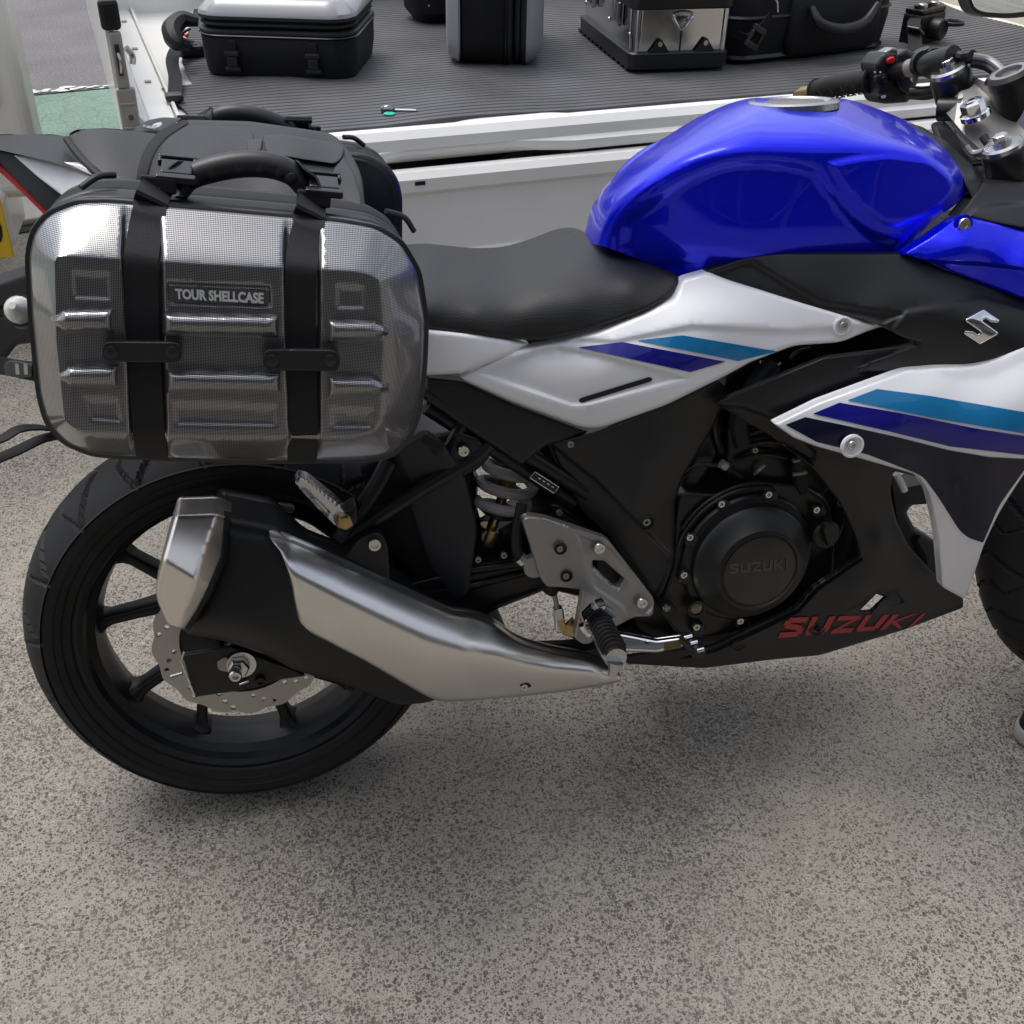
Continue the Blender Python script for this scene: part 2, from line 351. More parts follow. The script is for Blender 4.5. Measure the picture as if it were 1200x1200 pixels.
# ------------------------------------------------------------------ sculpted panels
def poly_in(poly, pts):
    x, y = pts[:, 0], pts[:, 1]; ins = np.zeros(len(pts), bool); n = len(poly); j = n-1
    for i in range(n):
        xi, yi = poly[i]; xj, yj = poly[j]
        c = ((yi > y) != (yj > y)) & (x < (xj-xi)*(y-yi)/(yj-yi+1e-12)+xi); ins ^= c; j = i
    return ins
def poly_dist(poly, pts):
    a = np.asarray(poly, float); b = np.roll(a, -1, 0); ab = b-a; L = (ab**2).sum(1)+1e-12
    out = np.empty(len(pts))
    for s in range(0, len(pts), 4000):
        p = pts[s:s+4000, None, :]-a[None]; t = np.clip((p*ab[None]).sum(2)/L, 0, 1)
        out[s:s+4000] = np.sqrt((((p-t[..., None]*ab[None])**2).sum(2)).min(1))
    return out
def rp(pts, r=4, n=4):
    """round a polygon's corners; a point may carry its own radius"""
    out = []; N = len(pts)
    for i in range(N):
        p = np.array(pts[i][:2], float); rr = pts[i][2] if len(pts[i]) > 2 else r
        a = np.array(pts[i-1][:2], float)-p; b = np.array(pts[(i+1) % N][:2], float)-p
        la, lb = np.linalg.norm(a), np.linalg.norm(b); d = min(rr, la*.45, lb*.45)
        if d < .3: out.append(tuple(p)); continue
        q0 = p+a/la*d; q2 = p+b/lb*d
        for k in range(n+1):
            t = k/n; out.append(tuple((1-t)**2*q0+2*t*(1-t)*p+t*t*q2))
    return out
def spl(pts, n=6): return [tuple(p) for p in cat_rom(np.array(pts, float), n, True)]
def resample(poly, step):
    out = []; N = len(poly)
    for i in range(N):
        a = np.array(poly[i]); b = np.array(poly[(i+1) % N]); L = np.linalg.norm(b-a); k = max(1, int(round(L/step)))
        if L < 1e-6: continue
        for j in range(k): out.append(a+(b-a)*j/k)
    return np.array(out)
def tps(ctrl, reg=1e-3):
    c = np.array(ctrl, float); X = c[:, :2]/100; y = c[:, 2]; n = len(c)
    if n < 5:
        A = np.hstack([np.ones((n, 1)), X]); co = np.linalg.lstsq(A, y, rcond=None)[0]
        return lambda p: co[0]+(p/100)@co[1:]
    def K(d): return np.where(d > 0, d*d*np.log(d+1e-12), 0)
    D = np.linalg.norm(X[:, None]-X[None], axis=2); Pm = np.hstack([np.ones((n, 1)), X])
    A = np.block([[K(D)+np.eye(n)*reg, Pm], [Pm.T, np.zeros((3, 3))]])
    co = np.linalg.solve(A, np.concatenate([y, np.zeros(3)]))
    def f(p):
        q = p/100; d = np.linalg.norm(q[:, None]-X[None], axis=2)
        return K(d)@co[:n]+co[n]+q@co[n+1:]
    return f
def bulge(p, poly, h, wd, kind='s'):
    ins = poly_in(poly, p); d = poly_dist(poly, p); t = np.clip(d/wd, 0, 1)
    s = t*t*(3-2*t) if kind == 's' else (np.sqrt(1-(1-t)**2) if kind == 'c' else t)
    return np.where(ins, s*h, 0)
def depth_fn(ctrl, bulges=(), reg=1e-3):
    base = tps([(x, y, z) for x, y, z in ctrl], reg)
    def f(p):
        p = np.atleast_2d(np.asarray(p, float)); y = base(p)
        for b in bulges: y = y+bulge(p, *b)
        return y
    return f
def relief(name, outl, ctrl, mat, parent=None, step=7, rnd=.005, thick=.012, holes=(), bulges=(), mirror=False, post=None,
           mp=None, ppm=950., angle=40, back=True, label=None, yf=None, open_=False, vup=False, reg=1e-3):
    f = yf or depth_fn(ctrl, bulges, reg)
    outl = np.array([p[:2] for p in outl], float); R_ = rnd*ppm
    O_ = resample(outl, step); n = len(O_)
    pts = [O_]; cons = [(i, (i+1) % n) for i in range(n)]; hpolys = []
    off = n
    for h in holes:
        H = resample(np.array([p[:2] for p in h], float), step*.7); pts.append(H); m_ = len(H)
        cons += [(off+i, off+(i+1) % m_) for i in range(m_)]; off += m_; hpolys.append(H)
    # inset rings so rounded edges are smooth
    def ring(poly, d, inward):
        q = np.array(poly); t = np.roll(q, -1, 0)-np.roll(q, 1, 0); t /= np.linalg.norm(t, axis=1)[:, None]+1e-9
        nn = np.stack([-t[:, 1], t[:, 0]], 1); c = q+nn*d; c2 = q-nn*d
        ok1 = poly_in(outl, c); use = np.where(ok1[:, None], c, c2)
        ds = poly_dist(outl, use); return use[(ds > d*.85) & poly_in(outl, use)]
    rings = []
    if R_ > .5:
        for k in (.12, .4, .75, 1.05): rings.append(ring(O_, R_*k, True))
    for b in bulges:
        q = resample(np.array([p[:2] for p in b[0]], float), step*.7)
        rings.append(q[poly_in(outl, q)])
        t = np.roll(q, -1, 0)-np.roll(q, 1, 0); t /= np.linalg.norm(t, axis=1)[:, None]+1e-9; nn = np.stack([-t[:, 1], t[:, 0]], 1)
        for fr in ((.3, .65, 1) if b[2] > 3 else (1,)):
            for sg in (1, -1):
                c = q+sg*nn*b[2]*fr; k = poly_in(np.array([p[:2] for p in b[0]]), c) & poly_in(outl, c); rings.append(c[k])
    x0, y0 = outl.min(0); x1, y1 = outl.max(0)
    gx, gy = np.meshgrid(np.arange(x0+step/2, x1, step), np.arange(y0+step/2, y1, step*.87)); gx = gx+(np.arange(gx.shape[0]) % 2)[:, None]*step/2
    g = np.stack([gx.ravel(), gy.ravel()], 1); g = g[poly_in(outl, g)]
    fixed = np.vstack(pts+[r for r in rings if len(r)]) if rings else np.vstack(pts)
    d = poly_dist(outl, g); g = g[d > max(R_*1.15, step*.45)]
    if len(fixed) and len(g):     # drop grid points crowding fixed ones
        keep = np.ones(len(g), bool)
        for s in range(0, len(g), 2000):
            dd = ((g[s:s+2000, None]-fixed[None])**2).sum(2).min(1); keep[s:s+2000] = dd > (step*.4)**2
        g = g[keep]
    allp = np.vstack([fixed, g]) if len(g) else fixed
    res = delaunay_2d_cdt([Vector(p) for p in allp], cons, [], 0, 1e-4)
    V2 = np.array([tuple(v) for v in res[0]]); F = [tuple(f_) for f_ in res[2]]
    cen = np.array([V2[list(f_)].mean(0) for f_ in F]); ok = poly_in(outl, cen)
    for H in hpolys: ok &= ~poly_in(H, cen)
    F = [f_ for f_, k in zip(F, ok) if k]
    Y = f(V2)
    if R_ > .3:
        dd = poly_dist(outl, V2)
        for H in hpolys: dd = np.minimum(dd, poly_dist(H, V2)*1.4)
        t = np.clip(dd/R_, 0, 1); Y = Y-rnd*(1-np.sqrt(np.clip(1-(1-t)**2, 0, 1)))
    if mirror is True: Y = np.maximum(Y, 0)
    mp_ = mp or U
    V3 = np.array([mp_(p[0], p[1], y) for p, y in zip(V2, Y)])
    N = len(V3); ec = {}
    for f_ in F:
        for a, b in zip(f_, f_[1:]+f_[:1]): ec[(a, b)] = 1
    bd = [(a, b) for (a, b) in ec if (b, a) not in ec]
    V = list(V3); FF = list(F)
    if mirror == 'far':      # the other flank, rebuilt from this one, a little narrower so that it stays behind the crown
        V += [v*np.array([1, -.60, 1])-np.array([-.014, 0, .018]) for v in V3]; FF += [tuple(i+N for i in f_[::-1]) for f_ in F if min(Y[i] for i in f_) > .02]
    elif mirror:
        V += [v*np.array([1, -1, 1]) for v in V3]; FF += [tuple(i+N for i in f_[::-1]) for f_ in F]
    elif thick:
        V += [v+np.array([0, thick, 0]) for v in V3] if not vup else [v-np.array([0, 0, thick]) for v in V3]
        FF += [(b, a, a+N, b+N) for a, b in bd]
        if back: FF += [tuple(i+N for i in f_[::-1]) for f_ in F]
    o = mk(name, V, FF, mat, parent, angle=angle, post=post, label=label, weld=3e-4 if mirror is True else 0)
    return o, f
def decal(name, poly, yf, mat, parent, off=.0012, step=7, thick=.0009, post=None, label=None):
    return relief(name, poly, None, mat, parent, step=step, rnd=0, thick=thick, back=False, yf=lambda p: yf(p)+off, post=post, label=label)[0]
def band_fn(rows, drop_top, drop_bot, peak=.45, pw=2.4):
    """depth of a long rounded body; rows: (x, top y, bottom y, nearest Y)"""
    r = np.array(rows, float)
    def f(p):
        p = np.atleast_2d(np.asarray(p, float)); x = p[:, 0]
        t = np.interp(x, r[:, 0], r[:, 1]); b = np.interp(x, r[:, 0], r[:, 2]); Y = np.interp(x, r[:, 0], r[:, 3]); s = np.clip((p[:, 1]-t)/(b-t), -.1, 1.1)
        hh = np.minimum(1, (b-t)/80); u = np.where(s < peak, (peak-s)/peak, (s-peak)/(1-peak))
        return Y-np.where(s < peak, drop_top, drop_bot)*hh*np.clip(u, 0, 1.2)**pw
    return f
def quadmap(q):     # unit square -> four picture corners (tl, tr, br, bl)
    q = np.array(q, float)
    return lambda u, v: (q[3]*(1-u)+q[2]*u)*(1-v)+(q[0]*(1-u)+q[1]*u)*v
def stroke_text(name, letters, quad, yf, mat, parent, off=.0013, post=None, gap=.08, th=.0008):
    LT = {'S': [[(.98, .86), (.2, .86), (.12, .62), (.88, .42), (.84, .14), (.02, .14)]], 'U': [[(.1, 1), (.1, .14), (.86, .14), (.86, 1)]],
          'Z': [[(.02, .87), (.9, .87), (.1, .13), (.98, .13)]], 'K': [[(.12, 1), (.12, 0)], [(.98, 1), (.3, .5), (.98, 0)]], 'I': [[(.5, 1), (.5, 0)]]}
    qm = quadmap(quad); wds = {'I': .35}; tot = sum(wds.get(l, 1) for l in letters)+gap*2*(len(letters)-1); x = 0; V, F = [], []
    for l in letters:
        wl = wds.get(l, 1)
        for st in LT[l]:
            for a, b in zip(st, st[1:]):
                a = np.array(a); b = np.array(b); wv = .26/ (wl if l == 'I' else 1)*(1 if l != 'I' else .55)
                dr = b-a; vert = abs(dr[1]) > abs(dr[0])*.6
                o = np.array([wv/2, 0]) if vert else np.array([0, .13])
                e = dr/np.linalg.norm(dr)*(.0 if vert else .02)
                n = len(V)
                for p in (a-o-e, a+o-e, b+o+e, b-o+e):
                    p = np.clip(p, 0, 1); uv = qm((x+p[0]*wl)/tot, p[1]); y = yf(uv)[0]+off+random.random()*1e-4
                    V.append(U(uv[0], uv[1], y))
                F.append((n, n+1, n+2, n+3))
        x += wl+gap*2
    N = len(V); V += [v+np.array([0, th, 0]) for v in V]
    FF = list(F)
    for f_ in F:
        for a, b in zip(f_, f_[1:]+f_[:1]): FF.append((b, a, a+N, b+N))
    return mk(name, V, FF, mat, parent, smooth=False, post=post)
def font_mesh(txt, offset=0.01):
    cu = bpy.data.curves.new('t', 'FONT'); cu.body = txt; cu.offset = offset; cu.resolution_u = 3
    ob = bpy.data.objects.new('t', cu); C.objects.link(ob); dg = bpy.context.evaluated_depsgraph_get()
    me = bpy.data.meshes.new_from_object(ob.evaluated_get(dg)); V = np.array([tuple(v.co[:2]) for v in me.vertices]); F = [tuple(p.vertices) for p in me.polygons]
    bpy.data.objects.remove(ob); bpy.data.curves.remove(cu); bpy.data.meshes.remove(me)
    V -= V.min(0); V /= V.max(0); return V, F
def font_text(name, txt, quad, yf, mat, parent, off=.0012, post=None, offset=.01, mp=None):
    V, F = font_mesh(txt, offset); qm = quadmap(quad); out = []
    for u, v in V:
        uv = qm(u, v); out.append((mp or U)(uv[0], uv[1], float(np.atleast_1d(yf(np.array([uv])))[0])+off))
    return mk(name, out, F, mat, parent, smooth=False, post=post)
def struct(o): o['kind'] = 'structure'; return o

# ================================================================== the setting
def sheet(name, poly, z, mat):
    return struct(mk(name, [(x, y, z) for x, y in poly], [tuple(range(len(poly)))], mat, smooth=False))
sheet('ground', [(-60, -60), (60, -60), (60, 60), (-60, 60)], -.004, 'concrete')
gl, gr = G(32, 113, 0)[:2], G(138, 103, 0)[:2]
e1 = (gr-gl)/np.linalg.norm(gr-gl); e2 = np.array([-e1[1], e1[0]])
def strip(d0, d1, L=40): return [tuple(gl+e1*a+e2*d) for a, d in ((-L, d0), (L, d0), (L, d1), (-L, d1))]
sheet('road', strip(-.0, 9), .000, 'asphalt')
sheet('green_lane_marking', strip(-1.45, .02), .000, 'greenpaint')
kl, kr = G(0, 272, 0)[:2], G(70, 262, 0)[:2]
def worn_line():
    V, F = [], []
    for i in range(420):                    # a worn white line: what is left of the paint, flake by flake
        a = -4+i*.02+random.uniform(-.01, .01); d = .05+random.gauss(0, .02); r = random.uniform(.008, .026); n = len(V); c = gl+e1*a+e2*d; k = 7
        for j in range(k):
            t = 2*math.pi*j/k; rr = r*random.uniform(.6, 1.2); q = c+e1*rr*1.5*math.cos(t)+e2*rr*math.sin(t); V.append((q[0], q[1], .004+.001*(i % 2)))
        F.append(tuple(range(n, n+k)))
    return mk('white_line', V, F, P('worn_white_line', (.62, .66, .6), .7, var=.15), smooth=False)
struct(worn_line())
# gutter joint with moss between the forecourt and the pavement
ke = (kr-kl)/np.linalg.norm(kr-kl); kn = np.array([-ke[1], ke[0]])
gt = [tuple(kl+ke*a+kn*d) for a, d in ((-6, -.03), (-.6, -.035), (-.1, -.02), (.2, -.04), (.6, -.02), (9, -.03), (9, .02), (.5, .03), (.1, .015), (-.3, .03), (-6, .02))]
struct(mk('gutter_joint', [(x, y, .001) for x, y in gt], [tuple(range(len(gt)))], P('moss', (.03, .035, .02), .95, var=.5, vscale=40), smooth=False))
for i in range(3):
    a0 = -3+i*3.01; q = [kl+ke*a+kn*d for a, d in ((a0, .03), (a0+3, .03), (a0+3, .62), (a0, .62))]
    V = [(p[0], p[1], z) for z in (-.003, .02) for p in q]
    struct(mk('pavement', V, [(0, 3, 2, 1), (4, 5, 6, 7)]+[(j, (j+1) % 4, 4+(j+1) % 4, 4+j) for j in range(4)], P('pavement_slab', (.42, .4, .36), .8, var=.15, vscale=5, bump=.3, bscale=300) if i == 0 else M.get('slab'), smooth=False, bevel=.008))
    if i == 0: M['slab'] = bpy.data.materials['pavement_slab']

def grit():
    V, F = [], []
    for _ in range(900):
        q_ = G(random.uniform(-60, 1260), random.uniform(520, 1230), 0); r = random.choice((.0008, .001, .0013, .002)); n = len(V)
        for dx, dy, dz in ((1, 0, 0), (-.6, .8, 0), (-.5, -.9, 0), (.1, .1, .8)): V.append((q_[0]+dx*r*random.uniform(.7, 1.3), q_[1]+dy*r, -.0035+dz*r))
        F += [(n, n+1, n+3), (n+1, n+2, n+3), (n+2, n, n+3)]
    return V, F
gt_ = mk('grit', *grit(), P('grit_stone', (.3, .28, .25), .8, var=.5, vscale=50), smooth=False); gt_['kind'] = 'stuff'; gt_['label'] = 'fine loose grit scattered over the concrete'; gt_['category'] = 'grit'
# the shop whose forecourt this is: it stands behind the photographer
shop = empty('shop_building', 'dark shop front with wide glass doors behind the photographer', 'building', Matrix.Translation((0, -5.2, 0)))
box('wall', (-9, -.3, 3.0), (9, 0, 3.9), 'wood', shop, .01)
box('wall', (-9, -.3, 0), (-5, 0, 3.0), 'wood', shop, .01)
box('wall', (5, -.3, 0), (9, 0, 3.0), 'wood', shop, .01)
box('roof', (-9, -6, 3.9), (9, .3, 4.05), 'wood', shop, .01)
box('canopy', (-8, 0, 2.95), (8, .7, 3.1), 'wood', shop, .01)
box('floor', (-9, -6, .0), (9, -.3, .02), 'wood', shop, .0)
box('wall', (-9, -6.2, 0), (9, -6, 3.9), 'wood', shop, .01)
for i in range(5):
    x0 = -4.98+i*2
    f = mk('door', *join([box_vf((x0, -.2, 0), (x0+.06, -.1, 3)), box_vf((x0+1.9, -.2, 0), (x0+1.96, -.1, 3)), box_vf((x0+.06, -.2, 0), (x0+1.9, -.1, .1)), box_vf((x0+.06, -.2, 2.9), (x0+1.9, -.1, 3)), box_vf((x0+.06, -.2, 1.0), (x0+1.9, -.1, 1.05))]), 'truckgrey', shop, smooth=False)
    box('pane', (x0+.06, -.16, .1), (x0+1.9, -.15, 2.9), 'winglass', f, 0)

# the street tree whose crown mirrors in the tank
tree = empty('street_tree', 'leafy street tree beside the shop front, behind the photographer', 'tree', Matrix.Translation((-2.2, -3.9, 0)))
mk('trunk', *join([tube_vf([(0, 0, 0), (.04, .02, 1.6), (-.03, .0, 3.0), (.06, .05, 4.4)], [.12, .10, .08, .04], 10)]+[tube_vf([(0, 0, z), (.5*math.cos(a), .5*math.sin(a), z+.5), (1.0*math.cos(a), 1.0*math.sin(a), z+1.1)], [.05, .035, .015], 7) for z, a in ((2.4, .3), (2.7, 2.2), (3.0, 4.1), (3.3, 5.4), (3.6, 1.2))]), P('bark', (.09, .07, .055), .9, bump=.6, bscale=60), tree)
def crown():
    V, F = [], []; cl = [(random.gauss(0, .75), random.gauss(0, .75), 4.3+random.gauss(0, .65)) for _ in range(46)]
    for cx, cy, cz in cl:
        for _ in range(85):
            p = np.array([cx+random.gauss(0, .2), cy+random.gauss(0, .2), cz+random.gauss(0, .17)]); a = np.random.normal(size=3); a /= np.linalg.norm(a); b = np.cross(a, np.random.normal(size=3)); b /= np.linalg.norm(b); l = random.uniform(.05, .09)
            n = len(V); V += [p-a*l, p+b*l*.4, p+a*l, p-b*l*.4]; F.append((n, n+1, n+2, n+3))
    return V, F
mk('crown', *crown(), P('leaf_green', (.05, .09, .03), .6, var=.3, vscale=2), tree, smooth=False)
# ================================================================== the small truck
truck = empty('flatbed_truck', 'small white flatbed truck with its near side gate folded down', 'truck', TRUCK)
BZ = .655
box('bed_floor', (-.50, 0, .60), (2.12, 1.42, BZ), 'truck', truck, .003)
# moulded edge beam of the bed
def extr(name, prof, u0, u1, mat, parent, n=1, smooth=True, wob=None):
    k = len(prof); V = []
    for i in range(n+1):
        u = u0+(u1-u0)*i/n
        for j, (v, z) in enumerate(prof):
            dv_, dz_ = wob(u, j) if wob else (0, 0); V.append((u, v+dv_, z+dz_))
    F = [(i*k+j, i*k+(j+1) % k, (i+1)*k+(j+1) % k, (i+1)*k+j) for i in range(n) for j in range(k)]+[tuple(range(k))[::-1], tuple(n*k+j for j in range(k))]
    return mk(name, V, F, mat, parent, angle=28)
def edge_wob(u, j):
    a = max(0, min(1, (u+.10)/.12))*max(0, min(1, (.40-u)/.16))
    b = max(0, min(1, (u-.14)/.05))*max(0, min(1, (.40-u)/.05))
    if j in (5, 6, 7): return (.012*a, .010*a)
    if j in (0, 1): return (.006*b, .004*b)
    return (0, 0)
extr('edge_beam', [(.012, BZ+.004), (0, BZ+.009), (-.02, BZ+.007), (-.034, BZ-.008), (-.036, BZ-.03), (-.046, BZ-.038), (-.047, BZ-.05), (-.04, BZ-.06), (-.01, BZ-.062), (.012, BZ-.05)], -.50, 2.12, 'truck', truck, 90, wob=edge_wob)
gate = extr('side_gate', [(-.030, .578), (-.042, .589), (-.062, .587), (-.074, .574), (-.074, .548), (-.066, .538), (-.066, .41), (-.072, .4), (-.078, .372), (-.070, .358), (-.050, .358), (-.04, .372)], -.49, 2.1, 'truck', truck, 40)
for u in (1.05, 2.0): extr('hinge', [(-.05, .60), (-.06, .60), (-.1, .57), (-.1, .5), (-.095, .5), (-.093, .565), (-.055, .592)], u-.02, u+.02, 'truckgrey', truck)
for u in (.35, .9, 1.5): box('rope_hook', (u-.03, -.09, .33), (u+.03, -.078, .345), 'truck', truck, .003)
extr('scuff_mark', [(-.0735, .566), (-.0735, .570), (-.0755, .570), (-.0755, .562), (-.0735, .562)], .03, .052, 'matte', truck)
# tailgate, upright at the left end
def tg(name, a, b, mat, bev=.004): return box(name, a, b, mat, truck, bev)
tail = extr('tailgate', [(0, 0), (0, 1), (1, 1), (1, 0)], 0, 1, 'truck', truck)
bpy.data.objects.remove(tail)
prof = [(-.53, .66), (-.53, .90), (-.533, .925), (-.52, .932), (-.503, .925), (-.503, .885), (-.515, .875), (-.512, .74), (-.475, .69), (-.475, .66)]
V = [(u, v, z) for v in (.035, 1.40) for u, z in prof]; k = len(prof)
tail = mk('tailgate', V, [(j, (j+1) % k, k+(j+1) % k, k+j) for j in range(k)]+[tuple(range(k)), tuple(k+j for j in range(k))[::-1]], 'truck', truck, angle=25)
box('end_cap', (-.536, .012, .878), (-.500, .037, .932), 'black', truck, .008)
# galvanised corner post with its latch
pst = mk('corner_post', *join([box_vf((-.530, .012, .58), (-.495, .03, .775)), box_vf((-.526, .012, .775), (-.503, .03, .876))]), 'truckgrey', truck, smooth=False, bevel=.004)
for z in (.70, .745): box('post_rib', (-.526, .009, z), (-.499, .0125, z+.004), 'truckgrey', pst, .002)
lathe('post_bolt', (-.511, .012, .722), (0, -1, 0), [(.005, 0), (.005, .004), (0, .004)], 'bolt', pst, 12)
tube('latch_slot', [(-.515, .011, .80), (-.515, .011, .855)], .004, 'black', pst)
tube('latch_hook', [(-.515, .008, .84), (-.513, .002, .825), (-.515, .007, .805)], .0025, 'bolt', pst)
tube('latch_ring', [(-.497, .05, .84), (-.488, .055, .825), (-.49, .05, .81)], .006, 'bolt', truck)
# inner sill of the bed along the tailgate, with rivets
box('rear_sill', (-.47, .012, BZ), (-.415, 1.40, BZ+.012), 'truck', truck, .004)
box('rear_sill', (-.413, .012, BZ), (-.405, 1.40, BZ+.02), 'truck', truck, .003)
for v in (.16, .5, .85, 1.2): box('rivet', (-.45, v, BZ+.012), (-.435, v+.012, BZ+.017), 'truckgrey', truck, .002)
extr('edge_beam', [(1.42, .60), (1.42, .94), (1.40, .945), (1.385, .94), (1.385, .60)], -.5, 2.12, 'truck', truck)
box('headboard', (2.12, 0, .60), (2.15, 1.42, 1.45), 'cream', truck, .01)
cab = box('cab', (2.25, .0, .38), (3.3, 1.42, 1.75), 'truck', truck, .06)
for x in (-.2, 1.2, 2.3): box('cross_member', (x, .1, .48), (x+.06, 1.3, .6), 'black', truck, .005)
for y in (.35, 1.0): box('chassis_rail', (-.5, y, .42), (3.2, y+.06, .5), 'black', truck, .005)
for (u, v) in ((.42, .14), (.42, 1.28), (2.85, .12), (2.85, 1.3)):
    wv = lathe('wheel', (u, v, .27), (0, -1, 0), [(.0, .075), (.12, .075), (.165, .06), (.175, .075), (.23, .08), (.265, .06), (.27, 0), (.265, -.06), (.2, -.075), (0, -.075)], 'rubber', truck, 40)
    lathe('rim', (u, v, .27), (0, -1, 0), [(.17, .07), (.15, .077), (.1, .08), (0, .08)], 'truckgrey', wv, 32)

def ribbed():
    # outline of the mat in bed coordinates; ribs run along the bed
    pitch = .0235; v0, v1 = .004, 1.37; n = int((v1-v0)/pitch); V, F = [], []
    us = np.linspace(-1, 1, 41)
    def ends(v):
        l = -.40 if v < .30 else (-.385+.15*0 if v < .52 else -.34+(v-.7)*.16)
        l = -.405+.02*math.sin(9*v) if v < .46 else -.345+max(0, v-.7)*.17
        r = 1.84+.24*v+.02*math.sin(7*v)
        return l, r
    rows = []
    for i in range(n):
        v = v0+i*pitch
        for dv_, z in ((0, 0), (.0022, -.0035), (.0042, -.0035), (.0064, 0)): rows.append((v+dv_, z))
    for v, z in rows:
        l, r = ends(v)
        for s in us:
            u = l+(r-l)*(s+1)/2; rise = .05*max(0, min(1, (u-1.5)/.5))**2*math.exp(-((v-.1)/.5)**2); sag = .004*math.sin(u*5+v*4)+.003*math.sin(u*11-v*7)
            V.append((u, v+.012*math.sin(u*2.3)*(1-math.exp(-v*6))-.10*max(0, u-1.45)**2*0, BZ+.012+z+rise+max(0, sag)))
    m_ = len(us)
    for i in range(len(rows)-1):
        for j in range(m_-1): F.append((i*m_+j, i*m_+j+1, (i+1)*m_+j+1, (i+1)*m_+j))
    N = len(V); base = [(p[0], p[1], BZ+.001) for p in V[:m_]]+[(p[0], p[1], BZ+.001) for p in V[-m_:]]
    V += base; F += [(j, N+j, N+j+1, j+1) for j in range(m_-1)]
    last = (len(rows)-1)*m_; F += [(last+j+1, N+m_+j+1, N+m_+j, last+j) for j in range(m_-1)]
    return V, F
o = mk('rubber_mat', *ribbed(), 'mat', smooth=True, angle=20); o.matrix_world = TRUCK
o['label'] = 'dark grey ribbed rubber mat covering the truck bed'; o['category'] = 'mat'
MZ = BZ+.0125

# ================================================================== things lying on the bed
def on_bed(u, v, rot=0, z=MZ): return TRUCK @ Matrix.Translation((u, v, z)) @ Matrix.Rotation(RAD(rot), 4, 'Z')
def rrect(wd, h, r, n=6):
    out = []
    for cx, cy, a0 in ((wd/2-r, h/2-r, 0), (-wd/2+r, h/2-r, 90), (-wd/2+r, -h/2+r, 180), (wd/2-r, -h/2+r, 270)):
        for i in range(n+1):
            t = RAD(a0+90*i/n); out.append((cx+r*math.cos(t), cy+r*math.sin(t)))
    return out
def stack(name, layers, mat, parent, n=8, angle=35, Mx=None):
    """layers: (width, depth, corner radius, z) rounded rectangles stacked upwards"""
    V, F = [], []; k = 4*(n+1)
    for wd, h, r, z in layers: V += [(x, y, z) for x, y in rrect(wd, h, r, n)]
    for i in range(len(layers)-1):
        for j in range(k): F.append((i*k+j, i*k+(j+1) % k, (i+1)*k+(j+1) % k, (i+1)*k+j))
    F += [tuple(range(k))[::-1], tuple((len(layers)-1)*k+j for j in range(k))]
    if Mx is not None: V, F = xf((V, F), Mx)
    return mk(name, V, F, mat, parent, angle=angle)
def soft_case(mx, label, lid='greylid', Wd=.38, D=.29, H=.2, strap=True, group='soft touring cases with hard shells'):
    """lies on its back, hard shell upwards"""
    r = empty('touring_case', label, 'case', mx, group)
    stack('body', [(Wd-.03, D-.03, .05, 0), (Wd-.012, D-.012, .055, .006), (Wd, D, .06, H*.25), (Wd+.002, D+.002, .06, H*.52), (Wd-.006, D-.006, .06, H*.56)], 'fabric', r)
    for z, g in ((H*.56, .006), (H*.66, -.002), (H*.74, .004)):
        stack('zip_band', [(Wd-.012+g, D-.012+g, .06, z), (Wd+g, D+g, .062, z+.005), (Wd+g, D+g, .062, z+H*.06), (Wd-.012+g, D-.012+g, .06, z+H*.08)], 'nylon', r)
    stack('piping', [(Wd+.004, D+.004, .062, H*.545), (Wd+.01, D+.01, .064, H*.56), (Wd+.004, D+.004, .062, H*.575)], 'buckle', r)
    stack('shell', [(Wd-.01, D-.01, .06, H*.78), (Wd+.004, D+.004, .062, H*.81), (Wd, D, .06, H*.86), (Wd-.05, D-.05, .04, H), (Wd-.07, D-.07, .03, H+.004)], lid, r)
    if strap:
        for x in (-.1, .09):
            t = box('strap', (x-.011, -D/2-.007, .03), (x+.011, -D/2-.001, H*.5), 'webbing', r, .002)
            mk('buckle', *join([box_vf((x-.017, -D/2-.014, H*.3), (x+.017, -D/2-.004, H*.37)), box_vf((x-.012, -D/2-.013, H*.16), (x+.012, -D/2-.004, H*.3)), box_vf((x-.018, -D/2-.012, H*.10), (x+.018, -D/2-.004, H*.16))]), 'buckle', t, smooth=False, bevel=.0025)
    return r
c1 = soft_case(on_bed(-.085, .60, -24), 'grey shelled soft case lying flat near the tailgate', H=.168, Wd=.37, D=.33)
tube('d_ring', [(-.205, -.13, .10), (-.222, -.14, .09), (-.226, -.14, .065), (-.212, -.13, .055)], .0035, 'buckle', c1)
mk('side_handle', *tube_vf([(-.21, -.05, .10), (-.245, -.06, .105), (-.26, -.10, .09), (-.245, -.13, .07), (-.215, -.12, .06)], [.012, .02, .024, .02, .012], 8), 'nylon', c1)
